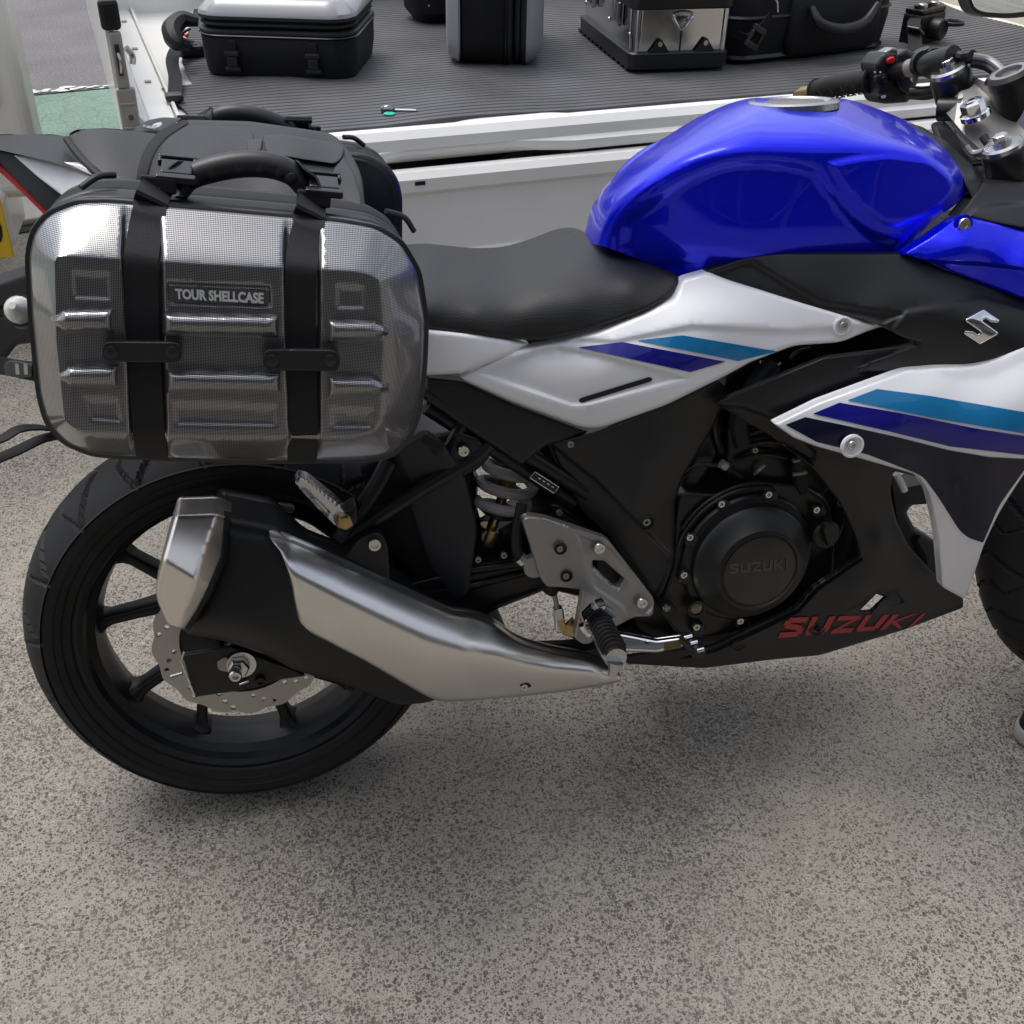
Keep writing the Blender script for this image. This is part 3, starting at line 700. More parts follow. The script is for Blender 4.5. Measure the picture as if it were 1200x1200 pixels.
# loose strap with a red pull, left of that case
sp_ = empty('loose_strap', 'black loose strap hanging over the rear sill of the bed', 'strap', on_bed(0, 0))
def ribbon(name, pts, wd, mat, parent, th=.0022, up=(0, 1, 0), post=None, spln=5, label=None):
    Q = cat_rom(np.array([tuple(p) for p in pts], float), spln) if spln > 1 else np.array(pts, float)
    V, F = [], []; n = len(Q)
    for i in range(n):
        T = Q[min(i+1, n-1)]-Q[max(i-1, 0)]; T /= np.linalg.norm(T)+1e-9; u = np.array(up, float); s = np.cross(T, u)
        if np.linalg.norm(s) < .05: s = np.array([1., 0, 0])
        s /= np.linalg.norm(s); nn = np.cross(s, T)
        for a, b in ((-1, -1), (1, -1), (1, 1), (-1, 1)): V.append(Q[i]+s*a*wd/2+nn*b*th/2)
    for i in range(n-1):
        for k in range(4): F.append((i*4+k, i*4+(k+1) % 4, (i+1)*4+(k+1) % 4, (i+1)*4+k))
    F += [(0, 1, 2, 3), tuple((n-1)*4+k for k in (3, 2, 1, 0))]
    return mk(name, V, F, mat, parent, smooth=True, angle=50, post=post, label=label)
a = [TG(*p, .68) for p in ((228, 62), (212, 66), (203, 78), (206, 96), (204, 112))]
a = [np.array([q[0], q[1], z-MZ]) for q, z in zip(a, (.70, .705, .695, .69, .675))]
ribbon('webbing', a, .03, 'webbing', sp_, up=(.2, .2, 1))
ribbon('webbing', [a[0]+np.array([.0, .03, 0]), a[0]+np.array([-.03, .05, .01]), a[0]+np.array([-.05, .03, .03])], .028, 'webbing', sp_, up=(0, .2, 1))
mk('buckle', *join([box_vf(a[4]+np.array([-.02, -.025, -.004]), a[4]+np.array([.018, .01, .012]))]), 'buckle', sp_, smooth=False, bevel=.005)
q = TG(216, 50, .70); mk('bag_flap', *join([box_vf((q[0]-.02, q[1]-.03, 0), (q[0]+.045, q[1]+.02, .03))]), 'nylon', sp_, smooth=False, bevel=.01)
q = TG(213, 41, .70); tube('pull_loop', [(q[0]-.012, q[1], .03), (q[0]+.0, q[1]+.012, .035), (q[0]+.014, q[1], .03)], .006, 'red', sp_)
# small round-bottomed bag
b1 = empty('small_bag', 'small black bag beside the upright case', 'bag', on_bed(.455, 1.03, 8))
stack('body', [(.20, .13, .05, 0), (.25, .18, .07, .03), (.27, .19, .08, .09), (.262, .185, .08, .12)], 'fabric', b1)
stack('piping', [(.262, .185, .08, .115), (.272, .195, .085, .12), (.262, .185, .08, .125)], 'buckle', b1)
stack('top', [(.262, .185, .08, .125), (.265, .19, .08, .17), (.24, .17, .08, .21), (.15, .10, .05, .22)], 'fabric', b1)
mk('side_handle', *tube_vf([(-.115, -.02, .16), (-.15, -.03, .15), (-.158, -.04, .11), (-.13, -.05, .09)], .008, 8), 'nylon', b1)
mk('print', *join([box_vf((-.10+i*.009, -.0785, .05-i*.0022), (-.0955+i*.009, -.073, .055-i*.0022)) for i in range(7)]), 'whiteprint', b1, smooth=False)
# case standing on its edge
c2 = soft_case(on_bed(.365, .635, -109, MZ) @ Matrix.Translation((0, -.0, .165)) @ Matrix.Rotation(RAD(-90), 4, 'X'), 'soft case with grey shells on both faces standing upright on its edge', Wd=.40, D=.33, H=.20, strap=False)
stack('shell', [(.33, .26, .04, -.035), (.36, .30, .05, -.03), (.40, .33, .06, -.004), (.39, .32, .06, 0)], 'greylid', c2)
for x in (-.02, .05): tube('zip_pull', [(-.205, x, .07), (-.213, x+.02, .068), (-.208, x+.04, .07)], .0025, 'buckle', c2)

# aluminium pannier
pn = empty('metal_pannier', 'polished aluminium pannier box with black lid and base', 'pannier', on_bed(.835, .485, -8))
PW, PD, PH = .235, .46, .145
stack('base_tray', [(PW+.0, PD, .02, .006), (PW+.02, PD+.02, .025, .01), (PW+.024, PD+.024, .025, .045), (PW+.018, PD+.018, .025, .048)], 'matte', pn)
for i in range(12):
    y = -PD/2+.02+i*.04
    box('foot', (-PW/2-.008, y, 0), (PW/2+.008, y+.022, .012), 'matte', pn, .003)
stack('body', [(PW, PD, .018, .046), (PW+.004, PD+.004, .02, .15), (PW+.006, PD+.006, .02, PH)], 'alubox', pn)
for sx in (-1, 1):
    tube('corner_rail', [(sx*(PW/2-.006), -PD/2+.001, .048), (sx*(PW/2-.006), -PD/2-.001, PH)], .006, 'alubox', pn)
    tube('corner_rail', [(sx*(PW/2+.0), -PD/2+.03, .048), (sx*(PW/2+.002), -PD/2+.03, PH)], .005, 'alubox', pn)
stack('lid', [(PW+.02, PD+.02, .025, PH), (PW+.026, PD+.026, .028, PH+.004), (PW+.026, PD+.026, .028, PH+.03), (PW+.01, PD+.01, .025, PH+.036), (PW+.0, PD, .02, PH+.075), (PW-.03, PD-.03, .02, PH+.085)], 'matte', pn)
for x in (-.055, .062):
    g_ = mk('gusset', *xf(([(-.026, 0, 0), (.026, 0, 0), (.004, 0, .03), (-.004, 0, .03), (-.026, -.004, 0), (.026, -.004, 0), (.004, -.004, .03), (-.004, -.004, .03)], box_vf((0,)*3, (1,)*3)[1] and [(0, 1, 2, 3), (7, 6, 5, 4), (0, 4, 5, 1), (1, 5, 6, 2), (2, 6, 7, 3), (3, 7, 4, 0)]), Matrix.Translation((x, -PD/2-.006, .048))), 'matte', pn, smooth=False)
    lathe('rivet', (x, -PD/2-.010, .068), (0, -1, 0), [(.006, 0), (.006, .003), (.002, .003), (.002, .001), (0, .001)], 'bolt', g_, 14)
tube('emblem_ring', [(x*.024, -PD/2-.006, .118+z*.02) for x, z in ((-1, .75), (-.8, .0), (0, -1), (.8, 0), (1, .75), (.4, 1), (-.4, 1))], .003, 'chrome', pn, closed=True)
font_text('emblem_text', 'BPS', [(-.014, .129), (.014, .129), (.012, .117), (-.012, .117)], lambda p: np.array([0.]), 'matte', pn, off=0, mp=lambda a, b, y: np.array([a, -PD/2-.0055, b]))
box('seam', (-.001, -PD/2-.0045, .05), (.001, -PD/2-.0015, .095), 'matte', pn, 0)
for y in (-.12, .12):
    lt = box('latch', (-PW/2-.016, y-.02, .09), (-PW/2-.003, y+.02, .145), 'alubox', pn, .003)
    tube('latch_bail', [(-PW/2-.018, y-.014, .10), (-PW/2-.022, y-.014, .16), (-PW/2-.022, y+.014, .16), (-PW/2-.018, y+.014, .10)], .003, 'bolt', lt, spl=1)
for y in (-.2, -.02, .2): lathe('rivet', (-PW/2-.003, y, .085), (-1, 0, 0), [(.006, 0), (.004, .003), (0, .003)], 'bolt', pn, 12)
# big black bag
b2 = empty('large_bag', 'large black fabric bag with carrying handle right of the metal pannier', 'bag', on_bed(1.19, .49, 6))
stack('body', [(.50, .36, .05, 0), (.53, .39, .07, .01), (.55, .41, .08, .09), (.53, .40, .08, .2), (.48, .36, .08, .27), (.3, .2, .05, .29)], 'fabric', b2)
stack('piping', [(.535, .395, .075, .008), (.548, .408, .08, .014), (.542, .4, .075, .022)], 'buckle', b2)
stack('piping', [(.548, .408, .08, .105), (.56, .42, .085, .11), (.548, .408, .08, .115)], 'nylon', b2)
stack('front_pocket', [(.28, .03, .014, 0), (.30, .04, .018, .02), (.29, .035, .016, .13), (.26, .01, .004, .15)], 'fabric', b2, Mx=Matrix.Translation((.05, -.2, .02)))
tube('carry_handle', [(-.045, -.222, .13), (-.03, -.25, .095), (.03, -.262, .08), (.10, -.26, .09), (.15, -.245, .13)], [.008, .013, .014, .013, .008], 'handle', b2, seg=12)
for i in range(6): pass
ribbon('strap', [(-.26, -.12, .10), (-.235, -.21, .07), (-.2, -.225, .09), (-.17, -.225, .12)], .022, 'webbing', b2, up=(0, 1, .2))
mk('buckle', *xf(join([box_vf((-.02, -.006, -.03), (.02, .006, -.015)), box_vf((-.02, -.006, .01), (.02, .006, .025)), box_vf((-.02, -.006, -.015), (-.012, .006, .01)), box_vf((.012, -.006, -.015), (.02, .006, .01))]), Matrix.Translation((-.215, -.232, .075)) @ Matrix.Rotation(.5, 4, 'Y')), 'buckle', b2, smooth=False, bevel=.002)
tube('zip_pull', [(-.17, -.212, .16), (-.155, -.22, .15), (-.147, -.22, .125)], .0025, 'chrome', b2)
# camera
q = TG(1078, 52, MZ); cmr = empty('photo_camera', 'small black camera with metal dials lying on the mat by the large bag', 'camera', on_bed(q[0]+.02, q[1]+.03, 22))
box('body', (-.062, -.03, 0), (.062, .03, .078), 'matte', cmr, .006)
box('top_plate', (-.06, -.028, .078), (.06, .028, .09), 'engine', cmr, .004)
for x, r in ((-.045, .01), (-.02, .013), (.01, .01), (.042, .012)):
    lathe('dial', (x, 0, .09), (0, 0, 1), [(r, 0), (r, .008), (r*.85, .01), (0, .01)], 'bolt' if r > .011 else 'engine', cmr, 18)
lathe('lens', (0, -.03, .04), (0, -1, 0), [(.028, 0), (.028, .03), (.024, .034), (.02, .028), (0, .026)], 'matte', cmr, 28)
stp = ribbon('strap', [(-.06, -.01, .07), (-.085, -.02, .06), (-.12, -.05, .035), (-.19, -.10, .006), (-.26, -.11, .006)], .034, 'webbing', cmr, up=(0, .2, 1))
mk('strap_end', *xf(box_vf((-.02, -.02, -.003), (.02, .02, .006)), Matrix.Translation((-.105, -.04, .046)) @ Matrix.Rotation(.5, 4, 'Y')), 'buckle', stp, smooth=False, bevel=.004)
q = TG(1116, 33, MZ); cap_ = empty('lens_cap', 'round black lens hood lying right of the camera', 'lens hood', on_bed(q[0], q[1]))
lathe('ring', (0, 0, 0), (0, 0, 1), [(.028, 0), (.031, .004), (.031, .018), (.026, .02), (.024, .016), (.022, .003)], 'matte', cap_, 28)
q = TG(1172, 36, BZ+.005); lf = empty('dry_leaf', 'crumpled dry brown leaf on the bare bed floor', 'leaf', on_bed(q[0], q[1], 20, BZ+.001))
o = mk('blade', [(-.02, 0, .0), (-.008, -.009, .004), (.008, -.008, .001), (.022, .0, .006), (.008, .009, .003), (-.008, .008, .0), (0, 0, .008)], [(0, 1, 6), (1, 2, 6), (2, 3, 6), (3, 4, 6), (4, 5, 6), (5, 0, 6)], P('leaf_brown', (.2, .12, .05), .8), lf, smooth=False)
# key with green tag
q = TG(455, 131, MZ); ky = empty('ignition_key', 'motorcycle key with green tag lying on the mat near its edge', 'key', on_bed(q[0], q[1], -23, MZ+.001))
stack('key_head', [(.026, .03, .008, 0), (.03, .034, .01, .003), (.026, .03, .008, .008)], 'buckle', ky)
stack('tag', [(.022, .02, .008, 0), (.024, .022, .009, .003), (.02, .018, .008, .004)], 'green', ky, Mx=Matrix.Translation((.006, -.026, 0)))
box('key_blade', (.014, -.004, .003), (.062, .004, .0055), 'chrome', ky, .001)
tube('key_ring', [(-.018, .012, .003), (-.01, .026, .004), (.004, .02, .004), (-.004, .008, .008)], .0016, 'chrome', ky, closed=True)

# ================================================================== white van whose corner shows at the left edge
def onplane_y(px, py, y):
    d = ray(px, py); t = (y-CAM[1])/d[1]; return CAM+t*d
pa = onplane_y(2, 30, 2.0); pb = onplane_y(40, 160, 1.9)
vx = (pa[0]+pb[0])/2
van = empty('parked_van', 'white van standing at the left edge with a yellow number plate', 'van', Matrix.Translation((pb[0], 1.9, 0)))
mk('body', *xf(join([box_vf((-1.9, 0, .30), (0, .16, 1.75)), box_vf((-1.9, .162, .35), (-.45, 1.8, 1.7))]), Matrix.Identity(4)), 'truck', van, smooth=False, bevel=.04, bseg=5)
box('trim_panel', (-.32, -.012, .55), (-.06, .0, 1.5), 'truck', van, .01)
tube('grab_bar', [(-.10, -.03, .68), (-.16, -.035, .55), (-.22, -.03, .42)], .011, 'truck', van)
mk('bumper', *box_vf((-1.85, -.05, .18), (-.10, .2, .34)), 'truck', van, smooth=False, bevel=.03, bseg=4)
for x in (-1.5, -.35): lathe('wheel', (x, .35, .24), (1, 0, 0), [(0, -.07), (.2, -.07), (.24, -.05), (.24, .05), (.2, .07), (0, .07)], 'rubber', van, 32)
q0 = onplane_y(9, 262, 1.78); 
npl = box('number_plate', (q0[0]-pb[0]-.33, -.14, q0[2]-.085), (q0[0]-pb[0], -.133, q0[2]+.075), 'yellow', van, .003)
font_text('plate_digit', '0', [(q0[0]-pb[0]-.055, q0[2]+.04), (q0[0]-pb[0]-.012, q0[2]+.04), (q0[0]-pb[0]-.012, q0[2]-.045), (q0[0]-pb[0]-.055, q0[2]-.045)], lambda p: np.array([0.]), 'black', npl, off=0, mp=lambda a, b, y: np.array([a, -.1415, b]))
# shoe at the right edge
q = G(1191, 864, 0); sh = empty('shoe', 'black shoe with pale grey sole standing at the right edge', 'shoe', Matrix.Translation((q[0]+.078, q[1]-.005, 0)) @ Matrix.Rotation(RAD(-84), 4, 'Z'))
def sole(z, g): return [(x*g, y*g, z) for x, y in spl([(-.045, .0), (-.04, -.05), (-.018, -.08), (.015, -.078), (.042, -.045), (.045, .0), (.038, .07), (.036, .14), (.03, .19), (0, .205), (-.03, .19), (-.036, .14), (-.038, .07)], 5)]
def shoe_part(name, ls, mat):
    V, F = [], []; k = None
    for lay in ls:
        k = len(lay); V += lay
    for i in range(len(ls)-1):
        for j in range(k): F.append((i*k+j, i*k+(j+1) % k, (i+1)*k+(j+1) % k, (i+1)*k+j))
    F += [tuple(range(k))[::-1], tuple((len(ls)-1)*k+j for j in range(k))]
    return mk(name, V, F, mat, sh)
shoe_part('sole', [sole(0, .97), sole(.004, 1), sole(.022, 1.01), sole(.026, .99)], P('pale_sole', (.36, .36, .34), .6))
def upper(z, g, sy): return [(x*g, .01+(y-.01)*g+sy, zz) for x, y, zz in sole(z, 1)]
shoe_part('upper', [upper(.026, .96, 0), upper(.04, .95, .002), upper(.055, .85, .02), upper(.07, .66, .05), upper(.09, .55, .075), upper(.11, .5, .085)], 'fabric')

# ================================================================== the motorcycle
bike = empty('motorcycle', 'blue white and black sport motorcycle parked on the concrete with luggage over its tail', 'motorcycle', BIKE)
RW = .293
def spun(c, ang, r, y): return np.array([c[0]+r*math.cos(ang), y, c[2]+r*math.sin(ang)])
# ---- tyres with grooves cut in
def tyre_vf(c, R, hw, rin, front=False, nseg=720, post=None):
    s = R/.293; k = hw/.07
    prof = [(R*0+rin*1.0, -.056*k), (rin+.004, -.062*k), (rin+.018, -.067*k), (R-.043*s, -.0698*k), (R-.036*s, -.0695*k)]
    tread = [(-.069*k+.138*k*i/36) for i in range(37)]
    P1 = prof+[(R-.034*s*(abs(y)/(.069*k))**2.3, y) for y in tread]+[(r, -y) for r, y in prof[::-1]]
    m_ = len(P1); V = np.zeros((nseg, m_, 3))
    for i in range(nseg):
        th = 2*math.pi*i/nseg
        for j, (r, y) in enumerate(P1):
            if 5 <= j < m_-5:
                per = 2*math.pi/18; side = 1 if y > 0 else -1; a = (th+(per/2 if side > 0 else 0)) % per/per; v = abs(y)/(.069*k)
                g = 0
                if .12 < v < .93 and abs(a-(.15+.55*v**1.4)) < .045: g = .006
                if .45 < v < .97 and abs(a-(.95-.28*v)) < .028: g = .004
                if .05 < v < .4 and abs(a-(.62+.5*v)) < .03: g = .004
                if front and v < .1 : g = 0
                r -= g
            V[i, j] = (c[0]+r*math.cos(th), c[1]+y, c[2]+r*math.sin(th))
    idx = lambda i, j: (i % nseg)*m_+j % m_
    F = [(idx(i, j), idx(i+1, j), idx(i+1, j+1), idx(i, j+1)) for i in range(nseg) for j in range(m_)]
    return V.reshape(-1, 3), F
def wheel(c, R, hw, name, post=None, ang0=140, discY=.07, discR=.12):
    cc = np.array(c, float); ax = (0, -1, 0)
    k = hw/.07; ri = .2159
    rim = lathe(name, cc, ax, [(.224, .052*k), (.224, .058*k), (.217, .060*k), (.210, .055*k), (.206, .044*k), (.196, .036*k), (.191, .012), (.189, 0), (.191, -.012), (.196, -.036*k), (.206, -.044*k), (.217, -.06*k), (.224, -.058*k), (.224, -.052*k), (.212, -.045*k), (.2, -.02), (.2, .02), (.212, .045*k), (.224, .052*k)], 'rim', bike, 96, post, angle=25)
    mk('tyre', *tyre_vf(cc, R, hw, .221), 'rubber', rim, post=post, angle=28)
    ridge = lathe_vf(cc, ax, [(.234, .063*k), (.2355, .0685*k), (.237, .066*k)], 96, cap=False)
    mk('bead_line', *ridge, 'rubber', rim, post=post)
    for rr_ in (.246, .262): mk('sidewall_rib', *lathe_vf(cc, ax, [(rr_*R/.293-.0012, .0672*k), (rr_*R/.293, .0705*k), (rr_*R/.293+.0012, .0672*k)], 96, cap=False), 'rubber', rim, post=post)
    for i in range(10):
        tm = RAD(72*(i//2)+ang0); e3 = lambda a_, r_: np.array([r_*math.cos(a_), 0, r_*math.sin(a_)])
        if i % 2 == 0: p0, p1 = e3(tm, .030), e3(tm, .193)
        else: p0, p1 = e3(tm, .068), e3(tm+RAD(33.5), .193)
        d = (p1-p0)/np.linalg.norm(p1-p0); s = np.array([-d[2], 0, d[0]]); LL = np.linalg.norm(p1-p0)
        V, F = [], []
        st = [(0, .011, .030), (.25, .010, .024), (.6, .0078, .019), (.88, .0075, .018), (.94, .009, .021), (1, .015, .027)]
        for r, a_, h in st:
            for x, y in ((-1, -.8), (-.6, -1), (.6, -1), (1, -.8), (1, 1), (-1, 1)): V.append(cc+p0+d*r*LL+s*a_*x+np.array([0, h*y*.8, 0]))
        for j in range(len(st)-1):
            for q_ in range(6): F.append((j*6+q_, j*6+(q_+1) % 6, (j+1)*6+(q_+1) % 6, (j+1)*6+q_))
        F += [tuple(range(6))[::-1], tuple((len(st)-1)*6+q_ for q_ in range(6))]
        mk('spoke', V, F, 'rim', rim, post=post, angle=50)
    lathe('hub', cc, ax, [(.0, -.06), (.035, -.06), (.04, -.03), (.036, 0), (.04, .03), (.045, .06), (.03, .07), (0, .07)], 'rim', rim, 40, post)
    # petal disc with real holes
    def circ(r, n, wv=0, c0=(0, 0)): return [(c0[0]+(r+wv*math.cos(16*2*math.pi*i/n))*math.cos(2*math.pi*i/n), c0[1]+(r+wv*math.cos(16*2*math.pi*i/n))*math.sin(2*math.pi*i/n)) for i in range(n)]
    holes = [circ(discR-.036, 48)]
    for i in range(12):
        for r, da in ((discR-.028, 0), (discR-.018, 7), (discR-.0095, 14)):
            t = RAD(30*i+da+3); holes.append(circ(.0038, 9, 0, (r*math.cos(t), r*math.sin(t))))
    sc_ = 1000.
    d, _ = relief('brake_disc', [(x*sc_, y*sc_) for x, y in circ(discR-.001, 160, .0022)], [(0, 0, 0)]*3, 'disc', rim, step=6, rnd=0, thick=.004, holes=[[(x*sc_, y*sc_) for x, y in h] for h in holes],
                  yf=lambda p: np.zeros(len(p)), mp=lambda a, b, y: np.array([cc[0]+a/sc_, cc[1]-discY, cc[2]+b/sc_]), post=post)
    for i in range(5):
        t = RAD(72*i+20); mk('disc_carrier', *box_vf((0, 0, 0), (0, 0, 0)), 'rim', d, smooth=False) if False else None
    lathe('carrier', cc+np.array([0, -discY+.004, 0]), ax, [(.03, -.01), (.088, -.004), (.088, .0), (.078, .001), (.05, .006), (.03, .012)], 'rim', d, 48, post, cap=False)
    return rim
rear = wheel((0, 0, RW), RW, .07, 'rear_wheel')
def steer_mat(deg):
    ax = Vector((-math.sin(RAD(25.6)), 0, math.cos(RAD(25.6)))); o = Vector((1.534, 0, 0))
    return Matrix.Translation(o) @ Matrix.Rotation(RAD(deg), 4, ax) @ Matrix.Translation(-o)
SM = steer_mat(20)
front = wheel((1.43, 0, .304), .304, .055, 'front_wheel', post=SM, discY=.06, discR=.145)

# ---- generic builder for panels traced on their own depth
def part(name, poly, ctrl, mat, parent=None, **k): return relief(name, poly, ctrl, mat, parent or bike, **k)
def cY(y): return [(0, 0, y), (100, 0, y), (0, 100, y)]

# ---- swing arm, hugger, subframe: the dark middle
part('swing_arm', rp([(262, 752), (330, 735), (430, 700), (520, 672), (600, 655), (660, 640), (700, 640), (700, 672), (640, 691), (562, 722), (480, 745), (380, 775), (300, 800), (262, 800)], 8), cY(.105), 'satin', rnd=.012, thick=.05)
part('swing_arm_rib', rp([(470, 686), (560, 664), (640, 655), (642, 661), (560, 672), (475, 694)], 2), cY(.112), 'satin', rnd=.003, thick=.01)
part('swing_arm_rib', rp([(470, 700), (560, 682), (640, 664), (640, 669), (560, 690), (475, 706)], 2), cY(.112), 'satin', rnd=.003, thick=.01)
part('inner_fender', rp([(436, 560), (470, 515), (540, 500), (560, 570), (556, 650), (560, 690), (520, 705), (450, 690), (420, 650)], 10), [(440, 560, .04), (540, 520, .06), (560, 690, .085), (430, 660, .06)], 'engine', rnd=.02, thick=.12)
part('hugger', rp([(330, 560), (430, 570), (470, 600), (440, 660), (400, 640), (360, 612), (300, 595), (250, 590)], 10), cY(.055), 'matte', rnd=.008, thick=.1)
part('sticker_plate', rp([(262, 590), (300, 586), (345, 592), (345, 600), (300, 604), (264, 602)], 3), cY(.08), 'alu', rnd=.002, thick=.004)
part('bag_skirt', rp([(462, 528), (500, 505), (520, 520), (545, 560), (560, 620), (548, 700), (530, 705), (500, 660), (480, 600)], 8), [(480, 530, .13), (540, 570, .14), (540, 700, .11), (500, 640, .12)], 'nylon', rnd=.006, thick=.01)
part('bag_skirt', rp([(420, 545), (466, 530), (500, 590), (520, 660), (500, 690), (452, 640)], 8), [(440, 550, .12), (500, 590, .125), (500, 680, .1)], 'fabric', rnd=.006, thick=.01)
# seat rail: twin tubes running down to the pivot
rails = [[(498, 456), (560, 496), (620, 534), (690, 578)], [(500, 476), (560, 514), (610, 546), (672, 588)]]
for i, rl in enumerate(rails):
    tube('frame_rail', UT([(x, y, .125-.012*i) for x, y in rl]), .0115, 'satin', bike, seg=12)
part('rail_gusset', rp([(500, 458), (560, 498), (625, 538), (690, 582), (670, 596), (600, 545), (500, 480)], 4), cY(.112), 'engine', rnd=.002, thick=.02)
pl = part('warning_sticker', rp([(627, 553), (655, 571), (649, 578), (621, 560)], 1), cY(.1375), 'matte', rnd=.0, thick=.001)[0]
tube('sticker_frame', UT([(627, 553, .1385), (655, 571, .1385), (649, 578, .1385), (621, 560, .1385)]), .0006, 'whiteprint', pl, seg=4, spl=1, closed=True)
for i in range(4): tube('sticker_print', UT([(631+i*5, 560+i*3.3, .139), (633.5+i*5, 561.6+i*3.3, .139)]), .0007, 'whiteprint', pl, seg=4, spl=1)
# passenger peg hanger (triangle of tube)
tube('hanger_tube', UT([(456, 540, .13), (440, 570, .135), (412, 612, .14), (398, 632, .14)]), .011, 'satin', bike)
tube('hanger_tube', UT([(400, 632, .14), (450, 600, .14), (500, 568, .135), (552, 538, .13), (572, 520, .125)]), .011, 'satin', bike)
tube('hanger_tube', UT([(515, 560, .12), (530, 520, .125), (548, 488, .125)]), .009, 'satin', bike)
part('hanger_plate', rp([(520, 545), (535, 505), (560, 512), (575, 535), (560, 550), (540, 560)], 5), cY(.135), 'satin', rnd=.004, thick=.01)
bolt(543, 528, .141, .0075, bike)
part('under_seat_strap', rp([(495, 512), (522, 519), (512, 535), (505, 530), (510, 524), (494, 518)], 2), cY(.15), 'fabric', rnd=.001, thick=.003)
# shock absorber
part('rear_frame_plate', rp([(556, 640), (575, 625), (618, 600), (650, 590), (700, 620), (775, 705), (770, 730), (700, 742), (684, 700), (640, 690), (560, 690)], 6), cY(.06), 'satin', rnd=.006, thick=.06)
part('dark_rail_backing', rp([(588, 548), (600, 500), (660, 500), (700, 560), (720, 640), (650, 640), (622, 622), (634, 600), (640, 575), (610, 552)], 5), cY(-.01), 'matte', rnd=.006, thick=.05)  # added dark panel: stands in for the darkness behind the frame rails
part('dark_shock_backing', rp([(542, 560), (562, 556), (558, 590), (566, 620), (600, 640), (600, 670), (545, 680)], 6), cY(-.0), 'matte', rnd=.006, thick=.05)  # added black backing, keeps the gap beside the shock dark
shock = empty('x', '', ''); bpy.data.objects.remove(shock)
A_, B_ = U(603, 542, .05), U(570, 636, .05); ax = (B_-A_)/np.linalg.norm(B_-A_)
x_, y_, a_ = frame_from(ax, (0, 1, 0)); L_ = np.linalg.norm(B_-A_)
sh_ = lathe('shock_absorber', A_, ax, [(.012, -.03), (.012, L_*.3), (.0075, L_*.3), (.0075, L_*.8), (.017, L_*.8), (.017, L_), (.0, L_)], 'gold', bike, 24)
hx = [A_+ax*(-.012+.078*t/(2*math.pi*3.0))*1.0+.036*(math.cos(t)*x_+math.sin(t)*y_) for t in np.linspace(0, 2*math.pi*3.0, 60)]
tube('coil_spring', hx, .0078, 'coil', sh_, seg=10, spl=1)
lathe('spring_seat', A_+ax*.070, ax, [(.0, 0), (.03, 0), (.03, .006), (.02, .012), (0, .012)], 'engine', sh_, 28)
bolt(571, 628, .06, .010, bike, 'alu'); 
tube('brake_hose', UT([(612, 590, .13), (606, 620, .14), (606, 645, .15), (612, 654, .15)]), .0075, 'rubber', bike)
tube('hose_clamp', UT([(607, 652, .152), (613, 657, .152)]), .010, 'bolt', bike, spl=1)
lathe('master_cylinder', U(625, 660, .15), OUT, [(.0, 0), (.016, 0), (.016, .012), (0, .012)], 'alu', bike, 24)

# ---- axle, adjuster plate
part('adjuster_plate', rp([(214, 768), (272, 758), (345, 785), (358, 792), (330, 796), (300, 806), (262, 812), (240, 815), (228, 817)], 2), cY(.125), 'matte', rnd=.002, thick=.006)
tube('adjuster_edge', UT([(216, 763, .128), (212, 774, .129), (228, 815, .129)]), .0016, 'bolt', bike, spl=1)
tube('adjuster_screw', UT([(200, 793, .125), (214, 789, .125)]), .0028, 'alu', bike)
nut = lathe('axle_nut', U(283, 778, .127), OUT, [(.0195, 0), (.0195, .003), (.0, .003)], 'bolt', bike, 32)
lathe('hex', U(280, 780, .131), OUT, [(.0145, 0), (.0145, .008), (.012, .011), (.0, .011)], 'bolt', nut, 6)
lathe('axle_end', U(276, 787, .144), OUT, [(.0085, 0), (.0085, .012), (.007, .014), (.004, .014), (.003, .010), (0, .010)], 'bolt', nut, 24)
box_t = part('washer_tab', rp([(254, 776), (264, 770), (272, 776), (268, 788), (256, 785)], 3), cY(.1285), 'alu', rnd=.0005, thick=.002)
bolt(305, 798, .128, .0075, bike, 'engine')
tube('cotter_pin', UT([(281, 802, .128), (292, 798, .13)]), .0015, 'bolt', bike, spl=1)
# guard below exhaust
# ---- exhaust silencer
sil = relief('silencer', rp([(254, 600), (320, 612), (360, 650), (440, 680), (520, 722), (600, 742), (560, 800), (500, 824), (464, 826), (434, 813), (400, 801), (366, 792), (345, 785), (312, 768), (268, 752), (214, 742), (225, 700), (245, 640)], 10),
             [(260, 620, .185), (320, 640, .20), (240, 720, .205), (320, 740, .215), (400, 700, .2), (420, 790, .195), (500, 740, .19), (500, 815, .175), (590, 760, .165)], 'matte', bike, rnd=.03, thick=.08)[0]
def capf(p):
    p = np.atleast_2d(np.asarray(p, float)); x, y = p[:, 0], p[:, 1]
    xr = np.interp(y, [600, 640, 665, 690, 740], [254, 240, 232, 226, 206])      # upright crease
    yr = 655+(x-190)*.62                                                        # level crease, falling to the right
    up = np.clip(yr-y, 0, None); dn = np.clip(y-yr, 0, None); rt = np.clip(x-xr, 0, None); lf_ = np.clip(xr-x, 0, None)
    return .246-.00048*up-.0000012*up**2-.00030*dn-.0008*rt-.00028*lf_
cap, _ = relief('end_cap', rp([(206, 602), (252, 600), (274, 609), (268, 640), (252, 680), (232, 718), (219, 737), (214, 738), (196, 732), (184, 704), (182, 690), (192, 650)], 5),
             None, 'steelcap', sil, rnd=.006, thick=.05, step=4, yf=capf)
relief('end_cap_band', rp([(262, 606), (276, 610), (268, 652), (246, 700), (223, 738), (217, 738), (238, 700), (258, 652)], 2), None, 'black', sil, rnd=.003, thick=.02, yf=lambda p: capf(p)+.0015)
